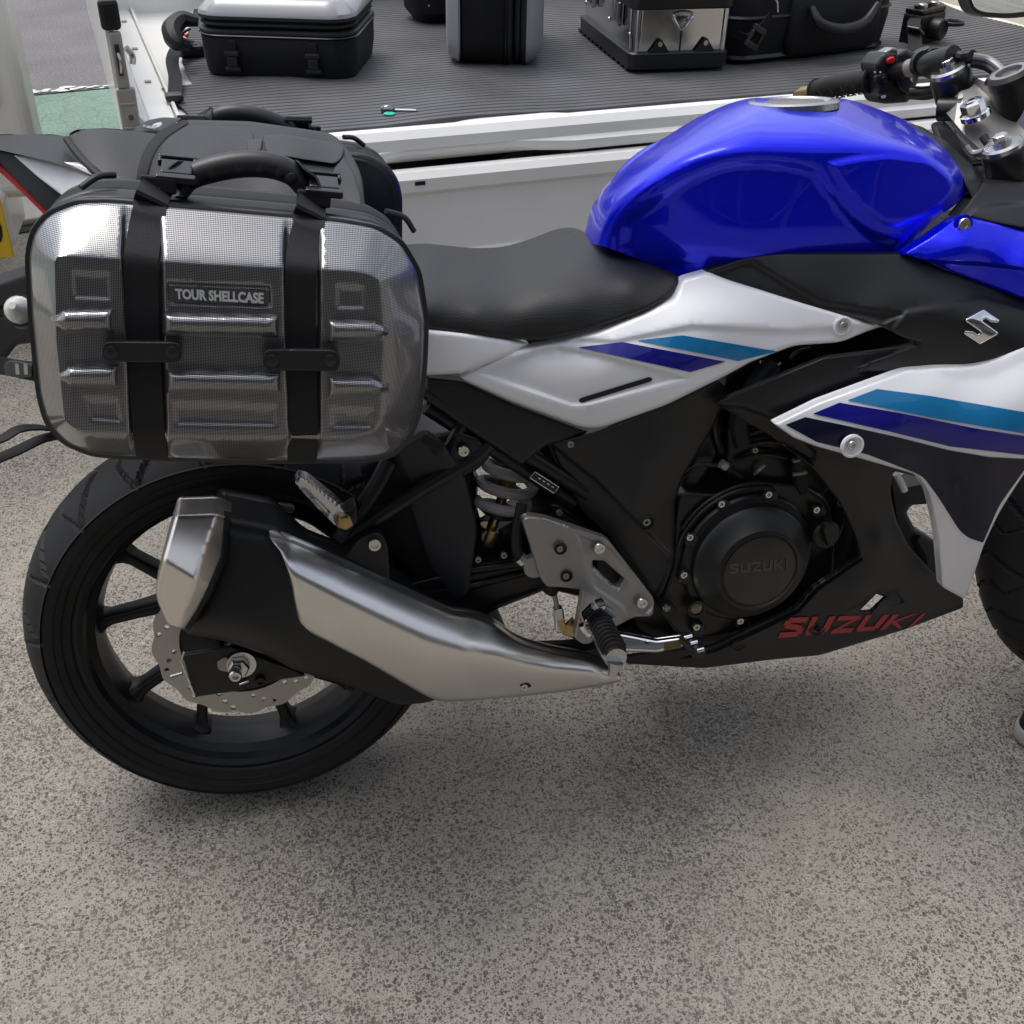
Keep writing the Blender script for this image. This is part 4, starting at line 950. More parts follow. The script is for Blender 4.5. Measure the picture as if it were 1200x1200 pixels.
SHB = [(300, 622, 650, .222), (316, 627, 655, .224), (345, 636, 725, .232), (400, 660, 762, .236), (450, 683, 790, .234), (500, 705, 816, .230), (545, 722, 823, .222), (580, 731, 820, .212), (620, 752, 815, .203), (650, 763, 812, .198), (690, 772, 807, .192), (728, 790, 801, .186)]
_sb = band_fn(SHB, .044, .022, .44, 1.6)
def shf(p):
    return _sb(p)-.0035*(1/(1+np.exp(-(np.atleast_2d(np.asarray(p, float))[:, 0]-553)/4)))
shield, _ = relief('heat_shield', spl([(317, 629), (340, 634), (400, 661), (450, 683), (500, 706), (530, 719), (555, 722), (580, 732), (610, 752), (650, 764), (690, 772), (722, 786), (728, 795), (722, 800), (690, 806), (640, 813), (580, 819), (535, 822), (510, 820), (480, 805), (430, 776), (380, 750), (354, 737), (347, 715), (340, 680), (330, 650), (320, 636)], 4), None,
             'steel', sil, rnd=.004, thick=.02, step=5, yf=shf)
relief('shield_slot', rp([(608, 803), (618, 800), (624, 804), (614, 808)], 3), None, 'black', shield, rnd=0, thick=.0005, yf=lambda p: shf(p)+.001)
bolt(614, 804, float(shf([(614, 804)])[0])-.0005, .005, shield)
part('silencer_bracket', rp([(398, 672), (404, 655), (424, 628, 10), (446, 622, 10), (455, 640), (458, 700), (440, 690)], 6), cY(.165), 'matte', rnd=.003, thick=.012)
bolt(439, 638, .1665, .0085, bike)
tube('exhaust_pipe', UT([(600, 770, .15), (680, 765, .11), (740, 745, .08), (800, 735, .05)]), .022, 'engine', bike)

# ---- passenger foot peg, folded up
pg = part('passenger_peg', rp([(345, 566), (350, 558), (360, 560), (392, 585), (408, 600), (404, 614), (393, 617), (372, 596)], 3), [(350, 562, .19), (400, 605, .165), (372, 600, .18)], 'silver', rnd=.004, thick=.02, bulges=[(rp([(352, 570), (360, 572), (388, 600), (384, 606)], 2), -.004, 2, 's')])[0]
for i in range(9): tube('peg_tooth', UT([(357+i*5, 561+i*4, .186-.002*i), (361+i*5, 560+i*4, .18-.002*i)]), .0022, 'silver', pg, spl=1, seg=6)
part('peg_clevis', rp([(393, 612), (404, 600), (418, 592), (420, 612), (408, 624), (398, 622)], 3), cY(.165), 'engine', rnd=.004, thick=.03)
part('peg_block', rp([(396, 606), (410, 604), (415, 616), (405, 622), (394, 618)], 2), cY(.175), 'gold', rnd=.003, thick=.02)

# ---- right foot-rest plate
hs = rp([(694, 656), (708, 657), (732, 678), (725, 689), (718, 686), (694, 663)], 2)
fp, fpf = part('footrest_plate', rp([(611, 609), (621, 604), (640, 607), (708, 630), (714, 634), (767, 702, 5), (765, 722, 5), (743, 723), (722, 734), (700, 745), (692, 754), (683, 755), (673, 748), (676, 730), (683, 691), (657, 688), (641, 688), (633, 678), (622, 642)], 4),
               [(620, 610, .168), (700, 630, .166), (760, 710, .166), (640, 680, .17), (685, 745, .185), (680, 660, .172)], 'alu', rnd=.003, thick=.012, step=5, holes=[hs],
               bulges=[(rp([(673, 622), (716, 640), (775, 706), (740, 740), (728, 712), (695, 690)], 4), -.0035, 5, 's'), ([(600, 600), (720, 628), (715, 634), (640, 611), (612, 612)], .0015, 3, 's')])
bolt(702, 642, .170, .0082, fp); bolt(752, 706, .169, .0082, fp)
for x, y in ((657, 643), (664, 675)):
    o = lathe('countersink', U(x, y, .1735), OUT, [(.0085, 0), (.0085, .0012), (.0068, .0012), (.0068, -.001), (0, -.001)], 'engine', fp, 24)
    lathe('screw', U(x-1, y, .1745), OUT, [(.0042, 0), (.0042, .002), (.002, .002), (.002, .0005), (0, .0005)], 'alu', o, 12)
tube('push_rod', UT([(649, 694, .15), (652, 708, .15), (654, 722, .152)]), .0035, 'alu', bike)
part('clevis', rp([(650, 715), (660, 713), (663, 735), (660, 742), (652, 742)], 2), cY(.158), 'silver', rnd=.002, thick=.012)
part('clevis', rp([(653, 728), (662, 725), (664, 738), (658, 743)], 2), cY(.1595), 'gold', rnd=.001, thick=.004)
part('brake_arm', rp([(655, 738), (663, 733), (672, 724), (676, 732), (670, 746), (676, 750), (660, 744)], 2), cY(.156), 'gold', rnd=.001, thick=.005)
tube('rod_boot', UT([(642, 682, .15), (646, 690, .15), (649, 696, .15)]), [.013, .011, .006], 'rubber', bike)
part('brake_pedal', rp([(716, 741), (728, 742), (770, 750), (800, 746), (806, 748), (806, 756), (770, 765), (722, 763), (700, 752)], 3), [(700, 745, .17), (760, 755, .19), (805, 750, .2)], 'chrome', rnd=.004, thick=.008, step=5)
part('pedal_patch', rp([(778, 753), (797, 750), (799, 759), (778, 763)], 2), [(700, 745, .1708), (760, 755, .1908), (805, 750, .2008)], 'gold', rnd=0, thick=.001)
tp = tube('pedal_toe', UT([(803, 748, .205), (811, 756, .225), (820, 766, .245)]), .010, 'engine', bike, seg=12, spl=1)
for t in (.15, .5, .92): tube('toe_ring', UT([(800+18*t, 744+20*t, .215+.04*t), (808+18*t, 742+20*t, .215+.04*t)]), .0032, 'chrome', tp, spl=1)
part('peg_mount', rp([(684, 728), (700, 712), (712, 708), (722, 716), (718, 730), (700, 742), (690, 748), (682, 742)], 4), [(690, 740, .19), (715, 715, .2), (700, 725, .205)], 'chrome', rnd=.006, thick=.02, step=4)
tube('peg_pivot', UT([(682, 732, .205), (690, 744, .205)]), .005, 'chrome', bike, spl=1)
tube('peg_pivot', UT([(706, 712, .21), (718, 722, .21)]), .006, 'chrome', bike, spl=1)
pgr = tube('foot_peg', UT([(700, 732, .205), (710, 752, .25), (722, 772, .295)]), [.014, .0145, .0145], 'silver', bike, seg=14)
tube('peg_rubber', [p+np.array([0, 0, .0045]) for p in UT([(702, 733, .21), (711, 751, .25), (721, 768, .288)])], [.0135, .015, .0145], 'rubber', pgr, seg=14)
for i in range(8):
    t = i/7; c_ = np.array(U(704+15*t, 735+29*t, .215+.068*t))+np.array([0, 0, .0045]); a2 = np.array(U(721, 768, .288))-np.array(U(702, 733, .21)); 
    lathe('peg_ridge', c_, a2, [(.0148, -.0013), (.0168, -.0006), (.0168, .0006), (.0148, .0013)], 'rubber', pgr, 20)
tube('peg_tip', UT([(721, 776, .298), (719, 786, .30), (718, 791, .30)]), [.011, .0065, .0065], 'silver', pgr, seg=12, spl=1)

# ---- engine
part('engine_block', rp([(775, 560), (800, 540), (830, 470), (900, 430), (960, 440), (1000, 520), (1010, 600), (990, 680), (950, 730), (860, 770), (790, 765), (740, 740), (720, 640), (690, 600)], 10), cY(.10), 'engine', rnd=.02, thick=.2)
part('crankcase_flange', rp([(795, 575), (840, 578), (880, 562), (940, 566), (972, 586), (978, 630), (975, 690), (930, 725), (880, 738), (830, 748), (795, 745), (772, 715), (790, 660), (790, 615)], 12), cY(.145), 'engine', rnd=.006, thick=.04)
ec = U(876, 654, .150)
cov = lathe('clutch_cover', ec, OUT, [(.098, -.02), (.098, .0), (.095, .004), (.088, .006), (.086, .016), (.081, .022), (.074, .026), (.061, .040), (.056, .042), (.0545, .040), (.0, .040)], 'engine', bike, 96, angle=22)
lathe('cover_inset', ec+np.array([0, -.0402, 0]), OUT, [(.052, 0), (.052, .0012), (.050, .002), (0, .0022)], P('cover_disc', (.022, .018, .013), .36, bump=.15, bscale=600, var=.2, vscale=40), cov, 72)
yfl = lambda p: np.full(len(np.atleast_2d(p)), .1925+.0002)
stroke_text('cover_lettering', 'SUZUKI', [(855, 661), (924, 655), (924, 667), (855, 673)], yfl, P('cover_emboss', (.05, .045, .04), .3), cov, off=.0006, th=.0008)
for x, y, Y in ((844, 589, .15), (899, 578, .15), (955, 596, .15), (807, 628, .155), (800, 672, .155), (780, 711, .155), (815, 733, .155), (866, 726, .15)):
    bz = bolt(x, y, Y+.003, .0052, cov, 'bolt', h=.006)
    lathe('bolt_boss', U(x, y, Y-.012), OUT, [(.0105, 0), (.0105, .0145), (.0085, .0165), (.0, .0165)], 'engine', cov, 20)
tube('cover_ridge', [ec+np.array([.108*math.cos(t), -.0+.0, .108*math.sin(t)]) for t in np.linspace(RAD(75), RAD(165), 12)], .0035, 'engine', cov)
tube('cover_ridge', [ec+np.array([.115*math.cos(t), -.0+.0, .115*math.sin(t)]) for t in np.linspace(RAD(82), RAD(150), 12)], .0025, 'engine', cov)
o = lathe('oil_window', U(816, 713, .158), OUT, [(.0135, 0), (.0135, .003), (.010, .003), (.0095, .001), (0, .001)], 'engine', bike, 28)
lathe('oil_glass', U(816, 713, .1595), OUT, [(.0095, 0), (.006, .002), (0, .0022)], P('oil_glass', (.12, .10, .04), .15, coat=1), o, 20)
oc = lathe('oil_filler_cap', U(966, 625, .16), OUT, [(.021, -.02), (.021, .006), (.018, .009), (0, .009)], 'engine', bike, 32)
box('grip_bar', (-.017, -.012, -.0035), (.017, 0, .0035), 'engine', oc, .002, Mx=Matrix.Translation(U(966, 625, .17)) @ Matrix.Rotation(RAD(70), 4, 'Y'))
# cylinder, fins, hoses above the covers
part('cylinder', rp([(850, 500), (870, 480), (940, 470), (970, 500), (985, 560), (960, 585), (880, 570), (850, 560)], 6), cY(.13), 'engine', rnd=.01, thick=.05)
for i in range(4): tube('cooling_fin', UT([(862+i*4, 540-i*15, .135), (900+i*4, 532-i*15, .14), (955+i*4, 545-i*15, .135)]), .0035, 'engine', bike)
tube('coolant_hose', UT([(870, 520, .14), (866, 490, .145), (885, 450, .145), (905, 425, .14)]), .013, 'rubber', bike)
tube('coolant_hose', UT([(940, 575, .14), (935, 550, .15), (945, 525, .155), (950, 500, .15)]), .009, 'rubber', bike)
for y in (540, 556): tube('hose_clamp', UT([(929, y, .158), (945, y-3, .158)]), .003, 'alu', bike, spl=1)
tube('cable', UT([(888, 452, .14), (895, 440, .14), (915, 425, .14)]), .002, 'alu', bike, seg=6)
tube('cable', UT([(925, 420, .15), (935, 412, .15), (950, 408, .15)]), .0025, 'engine', bike, seg=6)
tube('cable', UT([(884, 556, .135), (890, 550, .14), (896, 545, .14)]), .0028, 'alu', bike, seg=6)
for k_, pts_ in enumerate([[(800, 560, .13), (820, 545, .14), (850, 548, .145), (870, 560, .14)], [(905, 440, .15), (900, 470, .155), (915, 500, .15), (940, 520, .15)], [(925, 455, .15), (955, 470, .155), (965, 510, .15), (975, 545, .14)], [(808, 600, .13), (800, 620, .14), (803, 645, .14)], [(846, 470, .13), (838, 500, .135), (845, 530, .13)], [(980, 575, .14), (990, 600, .145), (985, 625, .14)]]):
    tube('wiring', UT(pts_), (.0032, .0045, .0028)[k_ % 3], ('rubber', 'engine', 'buckle')[k_ % 3], bike, seg=7)
for x, y in ((905, 448), (958, 500), (848, 545), (988, 590)): tube('hose_clamp', UT([(x-3, y-2, .155), (x+3, y+2, .155)]), .0065, 'alu', bike, spl=1)
for x, y, Y in ((560, 655, .11), (590, 650, .112), (655, 600, .12), (700, 600, .12), (520, 640, .10), (668, 520, .142)): bolt(x, y, Y+.004, .0045, bike, 'alu')
bolt(893, 425, .14, .004, bike); bolt(884, 527, .15, .004, bike, 'alu')
part('radiator', rp([(975, 540), (1032, 545), (1036, 600), (1034, 660), (990, 690), (970, 640)], 6), cY(.09), 'engine', rnd=.006, thick=.03)

# ---- frame cover (grey-black triangle left of the engine)
fc, fcf = part('frame_cover', rp([(643, 520), (706, 503), (790, 468), (842, 444), (856, 462), (836, 500), (800, 560), (791, 590), (793, 650), (778, 700), (768, 700), (745, 668), (712, 625), (684, 602), (668, 575)], 6),
               [(650, 525, .135), (700, 540, .15), (760, 540, .165), (840, 450, .15), (850, 480, .14), (792, 590, .15), (790, 650, .145), (772, 695, .14), (720, 620, .15), (700, 600, .142), (740, 600, .165)], 'matte', rnd=.005, thick=.02,
               bulges=[([(630, 500), (668, 535), (700, 560), (794, 655), (760, 720), (600, 640)], -.006, 6, 's')])
pr = U(757, 612, .160)
o = lathe('bolt_recess', pr, OUT, [(.0125, 0), (.0125, .003), (.0105, .0035), (.009, -.002), (0, -.002)], 'black', fc, 28)
bolt(757, 611, .1585, .0055, o, 'alu')
part('lower_frame_cover', rp([(790, 590), (838, 470), (850, 500), (838, 540), (820, 572), (798, 590)], 5), cY(.125), 'satin', rnd=.006, thick=.03)
part('under_cover', rp([(500, 442), (545, 447), (600, 472), (684, 504), (704, 505), (640, 522), (612, 545), (555, 508), (500, 470)], 4), [(500, 450, .135), (600, 490, .138), (700, 505, .14)], 'matte', rnd=.005, thick=.02)

# ---- white side covers
wt, wtf = part('seat_cowl', rp([(470, 384), (500, 386), (560, 392), (621, 402), (600, 415), (540, 438), (500, 440), (470, 440)], 3), [(480, 390, .15), (620, 402, .14), (600, 412, .15), (530, 436, .155), (480, 438, .15)], 'white', rnd=.006, thick=.012)
MC = [(545, 441, .15), (600, 412, .148), (650, 402, .142), (700, 390, .142), (760, 366, .140), (797, 340, .135), (830, 320, .135), (870, 333, .155), (930, 353, .175), (1028, 381, .2),
      (985, 400, .196), (930, 404, .19), (850, 440, .182), (780, 474, .172), (700, 500, .158), (685, 501, .155), (600, 468, .152), (800, 380, .165), (850, 370, .175), (720, 420, .168), (880, 388, .185), (640, 440, .158)]
sc2, scf = part('side_cover', rp([(539, 442, 3), (600, 411, 8), (645, 402, 8), (700, 389, 20), (755, 368, 20), (790, 350), (800, 326), (829, 318), (852, 328, 10), (940, 355, 20), (1000, 371, 20), (1031, 382, 2), (985, 401, 10), (930, 405, 10), (880, 424), (851, 440), (780, 475), (706, 501, 10), (684, 502, 10), (600, 471), (546, 447)], 4), MC, 'white', rnd=.0055, thick=.014, step=5,
                bulges=[(rp([(556, 438), (632, 407), (652, 404), (700, 412), (812, 443, 6), (688, 476, 6), (670, 477)], 3), -.005, 6, 's'),
                        ([(640, 398), (720, 404), (810, 386), (925, 392), (1040, 384), (1040, 300), (760, 300)], .004, 7, 's')])
decal('stripe_blue', [(678, 407), (730, 401), (850, 424), (809, 436)], scf, 'decal_blue', sc2)
decal('stripe_teal', [(748, 399), (800, 393), (911, 412), (865, 423)], scf, 'decal_teal', sc2)
decal('slot', rp([(678, 470), (680, 467), (761, 442), (765, 444), (763, 447), (682, 472)], 2), scf, 'black', sc2, off=.0015)
o = lathe('bolt_recess', U(988, 382, .199), OUT, [(.0125, -.003), (.0125, .0), (.0105, .001), (.0095, -.0015), (0, -.0015)], 'white', sc2, 28)
bolt(988, 381, .1985, .0058, o)

# ---- seat
st_c = [(430, 296, -.09), (500, 290, -.09), (560, 296, -.09), (600, 294, -.09), (640, 280, -.085), (684, 269, -.05), (700, 280, .0), (740, 299, .055), (794, 322, .115), (790, 345, .135), (740, 371, .144), (690, 387, .148), (640, 398, .150), (600, 398, .15), (540, 391, .148), (500, 386, .146), (430, 380, .146),
        (500, 362, .142), (560, 368, .144), (620, 370, .144), (680, 355, .138), (740, 335, .125), (500, 312, .03), (560, 318, .035), (620, 312, .035), (670, 296, .03), (500, 336, .10), (560, 342, .105), (620, 338, .105), (680, 322, .095), (430, 340, .1)]
seat, seatf = part('rider_seat', rp([(430, 296), (500, 290, 10), (560, 296, 10), (595, 295, 20), (630, 284, 20), (660, 272, 14), (682, 271, 12), (700, 282, 12), (740, 299, 15), (794, 322, 8), (797, 330, 6), (786, 347, 10), (750, 367, 10), (690, 387, 10), (640, 398, 10), (606, 398, 8), (560, 393, 8), (500, 386), (430, 380)], 5), st_c, 'seat', rnd=.006, step=6, thick=.03, reg=.01)

# ---- fuel tank
TK = [(691, 280, .02), (688, 262, .0), (705, 225, 0), (725, 203, 0), (745, 186, 0), (772, 167, 0), (800, 149, 0), (830, 132, 0), (862, 119, 0), (895, 114, 0), (930, 114, 0), (965, 114, 0), (990, 116, 0), (1020, 125, 0), (1045, 137, 0), (1075, 150, .0), (1095, 160, .02), (1118, 180, .06), (1131, 203, .10),
      (712, 236, .035), (757, 202, .06), (808, 168, .085), (868, 146, .10), (932, 138, .105), (990, 143, .11), (1040, 158, .11), (1085, 172, .11),
      (716, 252, .055), (740, 234, .08), (766, 215, .105), (812, 192, .14), (845, 184, .153), (885, 180, .163), (925, 183, .168), (958, 189, .171), (1000, 180, .165), (1040, 180, .168), (1085, 186, .158),
      (740, 272, .095), (790, 250, .135), (830, 232, .155), (885, 228, .168), (940, 235, .172), (1010, 230, .178), (1060, 225, .174), (1115, 225, .152),
      (702, 284, .05), (740, 298, .095), (795, 320, .135), (830, 315, .146), (885, 300, .158), (935, 296, .164), (985, 294, .167), (1055, 292, .165), (1100, 262, .16)]
REC = rp([(726, 256, 14), (750, 236, 14), (800, 204, 16), (845, 186, 12), (885, 181, 10), (925, 184, 10), (960, 192, 8), (980, 222, 12), (1006, 254, 12), (1034, 272, 12), (1062, 276, 10), (1050, 340), (760, 340), (722, 300)], 10)
PAD = rp([(966, 189, 6), (1000, 181, 10), (1040, 177, 10), (1092, 183, 12), (1124, 208, 10), (1124, 232, 12), (1092, 256, 12), (1050, 269, 14), (1034, 267, 12), (1008, 250, 14), (984, 222, 12)], 8)
TC = np.array([905., 300.])
SIL = [(686, 283, -.03), (689, 258, -.05), (696, 238, -.055), (710, 218, -.06), (740, 189, -.065), (775, 164, -.07), (815, 139, -.07), (850, 123, -.065), (880, 115, -.06), (905, 114, -.06), (940, 114, -.06), (970, 114.5, -.06), (1000, 118, -.06), (1040, 132, -.05), (1080, 150, -.03), (1105, 166, .0), (1124, 190, .06), (1133, 206, .095), (1133, 222, .12), (1122, 240, .14), (1092, 264, .15), (1062, 292, .158)]
CRE = [(722, 302, .07), (722, 276, .07), (737, 248, .09), (768, 219, .122), (805, 196, .143), (845, 184, .156), (885, 180, .164), (925, 181, .169), (962, 182, .171), (1000, 180, .170), (1040, 180, .168), (1080, 186, .163), (1106, 203, .158), (1112, 222, .156), (1098, 240, .158), (1072, 258, .162), (1045, 285, .165)]
def polar(P_, n=10):
    q = cat_rom(np.array(P_, float), n); d = q[:, :2]-TC; th = np.arctan2(-d[:, 1], -d[:, 0]); o_ = np.argsort(th)      # 0 to the left, growing clockwise over the top
    th = np.arctan2(d[:, 1], d[:, 0]); th = np.where(th > 1.0, th-2*math.pi, th); o_ = np.argsort(th); return th[o_], np.hypot(d[:, 0], d[:, 1])[o_], q[o_, 2]
sT, sR, sY = polar(SIL); cT, cR, cYd = polar(CRE)
def tank_y(p):
    p = np.atleast_2d(np.asarray(p, float)); d = p-TC; th = np.arctan2(d[:, 1], d[:, 0]); th = np.where(th > 1.0, th-2*math.pi, th); r = np.hypot(d[:, 0], d[:, 1])
    Rs = np.interp(th, sT, sR); Ys = np.interp(th, sT, sY); Rc = np.interp(th, cT, cR); Yc = np.interp(th, cT, cYd)
    s_ = np.clip((Rs-r)/(Rs-Rc), 0, 1); prof_ = (1-(1-s_)**2.0)**.8
    rho = np.clip(r/Rc, 0, 1); inner = .172*(1-rho**2)+Yc*rho**2
    low = np.clip((p[:, 1]-262)/50, 0, 1)**2*np.interp(p[:, 0], [700, 760, 850, 1060], [.0, .02, .022, .008])
    y = np.where(s_ < 1, Ys+(Yc-Ys)*prof_, inner)-low
    y = y+bulge(p, REC, -.013, 17, 's')+bulge(p, PAD, .006, 10, 's'); return y
tank, tkf = part('fuel_tank', spl([(686, 282), (689, 258), (696, 238), (710, 218), (740, 189), (775, 164), (815, 139), (850, 123), (880, 115), (905, 114.5), (970, 114.5), (1000, 118), (1040, 132), (1080, 150), (1105, 166), (1124, 190), (1133, 206), (1133, 222), (1122, 238), (1090, 262), (1058, 295), (1000, 296), (940, 298), (900, 300), (870, 305), (835, 318), (800, 325), (745, 302), (705, 288)], 4), None,
                 'blue', rnd=0, step=4.5, mirror='far', yf=tank_y, bulges=[(PAD, 0, 10, 's'), (REC, 0, 17, 's'), (rp([(q[0], q[1]) for q in CRE], 1), 0, 8, 's')], angle=75)
KN = None
fcap = lathe('fuel_cap', U(929, 123, 0)+np.array([0, 0, .0]), (-.02, 0, 1), [(.060, -.004), (.060, .004), (.057, .006), (.050, .0062), (.046, .003), (.042, .003), (.040, .005), (.0, .006)], 'silver', tank, 56)
part('tank_front_cover', rp([(1062, 144), (1080, 148), (1112, 168, 10), (1140, 195, 8), (1153, 213), (1140, 235), (1133, 222), (1128, 204, 8), (1100, 172, 8)], 4), [(1065, 146, .0), (1110, 172, .06), (1128, 210, .13), (1150, 213, .12), (1135, 232, .14), (1118, 172, .04)], 'matte', rnd=.004, thick=.02, mirror=False)
part('tank_front_cover', rp([(1062, 150), (1072, 150), (1090, 175), (1060, 175)], 4), cY(-.03), 'matte', rnd=.004, thick=.03)

# ---- black covers below the tank
bc, bcf = part('frame_side_cover', rp([(826, 318), (836, 314), (870, 302, 10), (905, 297, 10), (1062, 297, 10), (1150, 333, 6), (1204, 351), (1262, 368), (1262, 390), (1200, 410), (1160, 424), (1138, 430), (1078, 431), (1066, 432), (1000, 462), (960, 480), (940, 470), (1000, 430), (1076, 405, 3), (1079, 401, 3), (1060, 396), (1030, 381, 2), (1000, 372), (940, 356), (852, 329)], 4),
               [(830, 318, .135), (905, 300, .152), (1060, 299, .175), (1150, 336, .19), (1250, 370, .2), (1010, 340, .19), (930, 330, .172), (1030, 375, .21), (1090, 360, .212), (1150, 380, .218), (1240, 385, .215), (1140, 425, .212), (1070, 428, .208), (1000, 440, .2), (1080, 400, .212), (960, 475, .195)], 'matte', rnd=.003, thick=.014, step=6,
               bulges=[([(1060, 362), (1152, 345), (1280, 380), (1280, 440), (1000, 440), (1030, 400)], .004, 7, 's'), ([(790, 330), (880, 303), (960, 352), (1062, 368), (1035, 383), (940, 360)], -.004, 6, 's')])
BAD = [(1040, 382), (1103, 428), (1097, 441), (1066, 438), (1046, 424), (1034, 432), (1097, 478), (1096, 487), (1024, 528), (957, 484), (962, 471), (995, 473), (1013, 486), (1026, 478), (964, 433), (966, 424)]
BAD = [(850+x*350/1200, 250+y*300/1029) for x, y in BAD]
relief('s_badge', rp(BAD, 1), None, 'chrome', bc, rnd=.0022, thick=.004, step=2.5, yf=lambda p: bcf(p)+.004, back=False)
# recess between white cover and cowl
part('frame_beam', rp([(850, 440), (905, 408), (985, 398), (1035, 382), (1080, 402), (965, 422), (890, 452), (852, 470)], 4), cY(.135), 'satin', rnd=.004, thick=.04)
# mid + belly cowl as one black fairing
slit = [(1006, 717), (1027, 696), (1038, 700), (1021, 716)]
cw, cwf = part('lower_cowl', rp([(836, 472, 2), (890, 449, 5), (966, 418, 5), (1076, 405, 3), (1120, 420), (1150, 440), (1150, 545), (1083, 560), (1047, 552), (1043, 575, 6), (1050, 610, 8), (1065, 640, 8), (1104, 682), (1128, 697, 3), (1129, 712, 3), (1060, 738), (960, 768, 6), (905, 773), (825, 783), (735, 778), (728, 770), (760, 765), (832, 758, 8), (880, 735, 8), (932, 712, 6), (953, 687, 4), (1007, 652, 3), (1003, 630, 8), (985, 590, 10), (955, 552, 10), (905, 512, 8)], 4),
               [(840, 472, .165), (890, 452, .18), (966, 422, .195), (1076, 408, .205), (1140, 450, .215), (1140, 540, .215), (905, 508, .185), (950, 545, .19), (1000, 560, .2), (1045, 560, .195), (985, 590, .188), (1005, 650, .18), (1030, 640, .19), (1048, 610, .175), (955, 690, .182), (940, 712, .178), (880, 740, .168), (830, 760, .155), (740, 772, .14), (1000, 700, .185), (1060, 670, .165), (1125, 704, .13), (960, 766, .16), (1060, 736, .15), (850, 780, .14)], 'matte', rnd=.004, thick=.005, step=6, holes=[slit],
               bulges=[([(700, 800), (835, 758), (882, 736), (935, 712), (956, 688), (1010, 652), (1012, 656), (958, 694), (937, 718), (885, 743), (838, 765), (740, 785), (700, 790)], -.005, 2.5, 's'),
                       ([(830, 472), (870, 474), (930, 495), (960, 530), (955, 548), (900, 515)], -.008, 7, 's'),
                       (rp([(990, 716), (1008, 704), (1050, 690), (1062, 706), (1040, 715), (1000, 717)], 4), -.005, 4, 's')])
stroke_text('cowl_lettering', 'SUZUKI', [(921, 724), (1088, 719), (1070, 735), (912, 748)], cwf, 'redprint', cw, off=.002)
o = lathe('bolt_recess', U(958, 737, float(cwf([(958, 737)])[0])+.0015), OUT, [(.0125, -.002), (.0125, .001), (.0105, .0015), (.009, -.001), (0, -.001)], 'matte', cw, 28); bolt(958, 737, float(cwf([(958, 737)])[0])+.001, .004, o, 'engine')
lathe('bolt_recess', U(866, 756, float(cwf([(866, 756)])[0])), OUT, [(.011, -.002), (.011, .001), (.009, .0015), (.008, -.001), (0, -.001)], 'matte', cw, 28)
part('inner_cowl', rp([(1040, 548), (1052, 552), (1056, 572), (1090, 565), (1095, 590), (1068, 592), (1062, 600), (1072, 620), (1104, 640), (1108, 690), (1070, 660), (1050, 620)], 4), cY(.12), 'engine', rnd=.005, thick=.04)
tube('inner_brace', UT([(1050, 555, .15), (1056, 566, .15), (1060, 575, .15)]), .005, 'white', bike)
tube('radiator_hose', UT([(1072, 630, .12), (1082, 650, .12), (1084, 665, .12)]), .008, 'rubber', bike)

# ---- white front fairing with stripes
FC = [(907, 497, .218), (960, 470, .222), (1065, 433, .226), (1140, 430, .226), (1200, 405, .225), (1262, 375, .225), (1000, 500, .245), (1050, 470, .246), (1100, 450, .242), (1200, 450, .255), (1260, 430, .25), (960, 520, .232), (1050, 530, .25), (1150, 520, .268), (1250, 520, .275), (1075, 556, .235), (1100, 600, .215), (1104, 680, .19), (1130, 700, .18), (1150, 600, .235), (1200, 560, .255), (1260, 560, .26), (1130, 650, .205)]
ff, fff = part('front_fairing', rp([(907, 497, 3), (960, 471), (1064, 433, 5), (1140, 429, 10), (1166, 421, 8), (1204, 403), (1262, 374), (1262, 470), (1240, 505, 10), (1200, 555, 15), (1172, 598, 15), (1153, 638, 10), (1135, 692, 4), (1130, 702, 3), (1104, 688, 4), (1099, 625, 10), (1088, 575, 10), (1074, 556, 8), (1000, 535, 10), (956, 523, 8), (930, 513)], 4), FC, 'white', rnd=.004, thick=.014, step=6,
               bulges=[([(1055, 425), (1120, 447), (1160, 445), (1262, 395), (1300, 350), (1050, 380)], .0025, 14, 's')])
decal('stripe_teal', [(994, 469), (1028, 456), (1090, 464), (1200, 483), (1262, 492), (1262, 517), (1200, 508), (1090, 489)], fff, 'decal_teal', ff)
decal('stripe_blue', [(953, 485), (984, 472), (1054, 484), (1142, 502), (1200, 511), (1262, 517.5), (1262, 534), (1197, 533), (1112, 523), (1040, 505)], fff, 'decal_blue', ff, off=.0014)
decal('navy_field', rp([(921, 498, 1), (944, 489, 1), (987, 498), (1054, 513), (1112, 528), (1160, 536), (1197, 538), (1258, 538), (1232, 510), (1199, 553, 10), (1171, 592, 10), (1152, 636, 2), (1134, 630, 6), (1124, 621, 6), (1100, 583, 10), (1083, 560, 8), (1072, 554, 6), (1015, 532, 5), (957, 518)], 2), fff, 'navy', ff)
o = lathe('bolt_recess', U(999, 523, .2515), OUT, [(.0155, -.003), (.0155, .001), (.013, .002), (.0115, -.001), (0, -.001)], 'white', ff, 32)
bolt(998, 521, .2512, .0066, o)

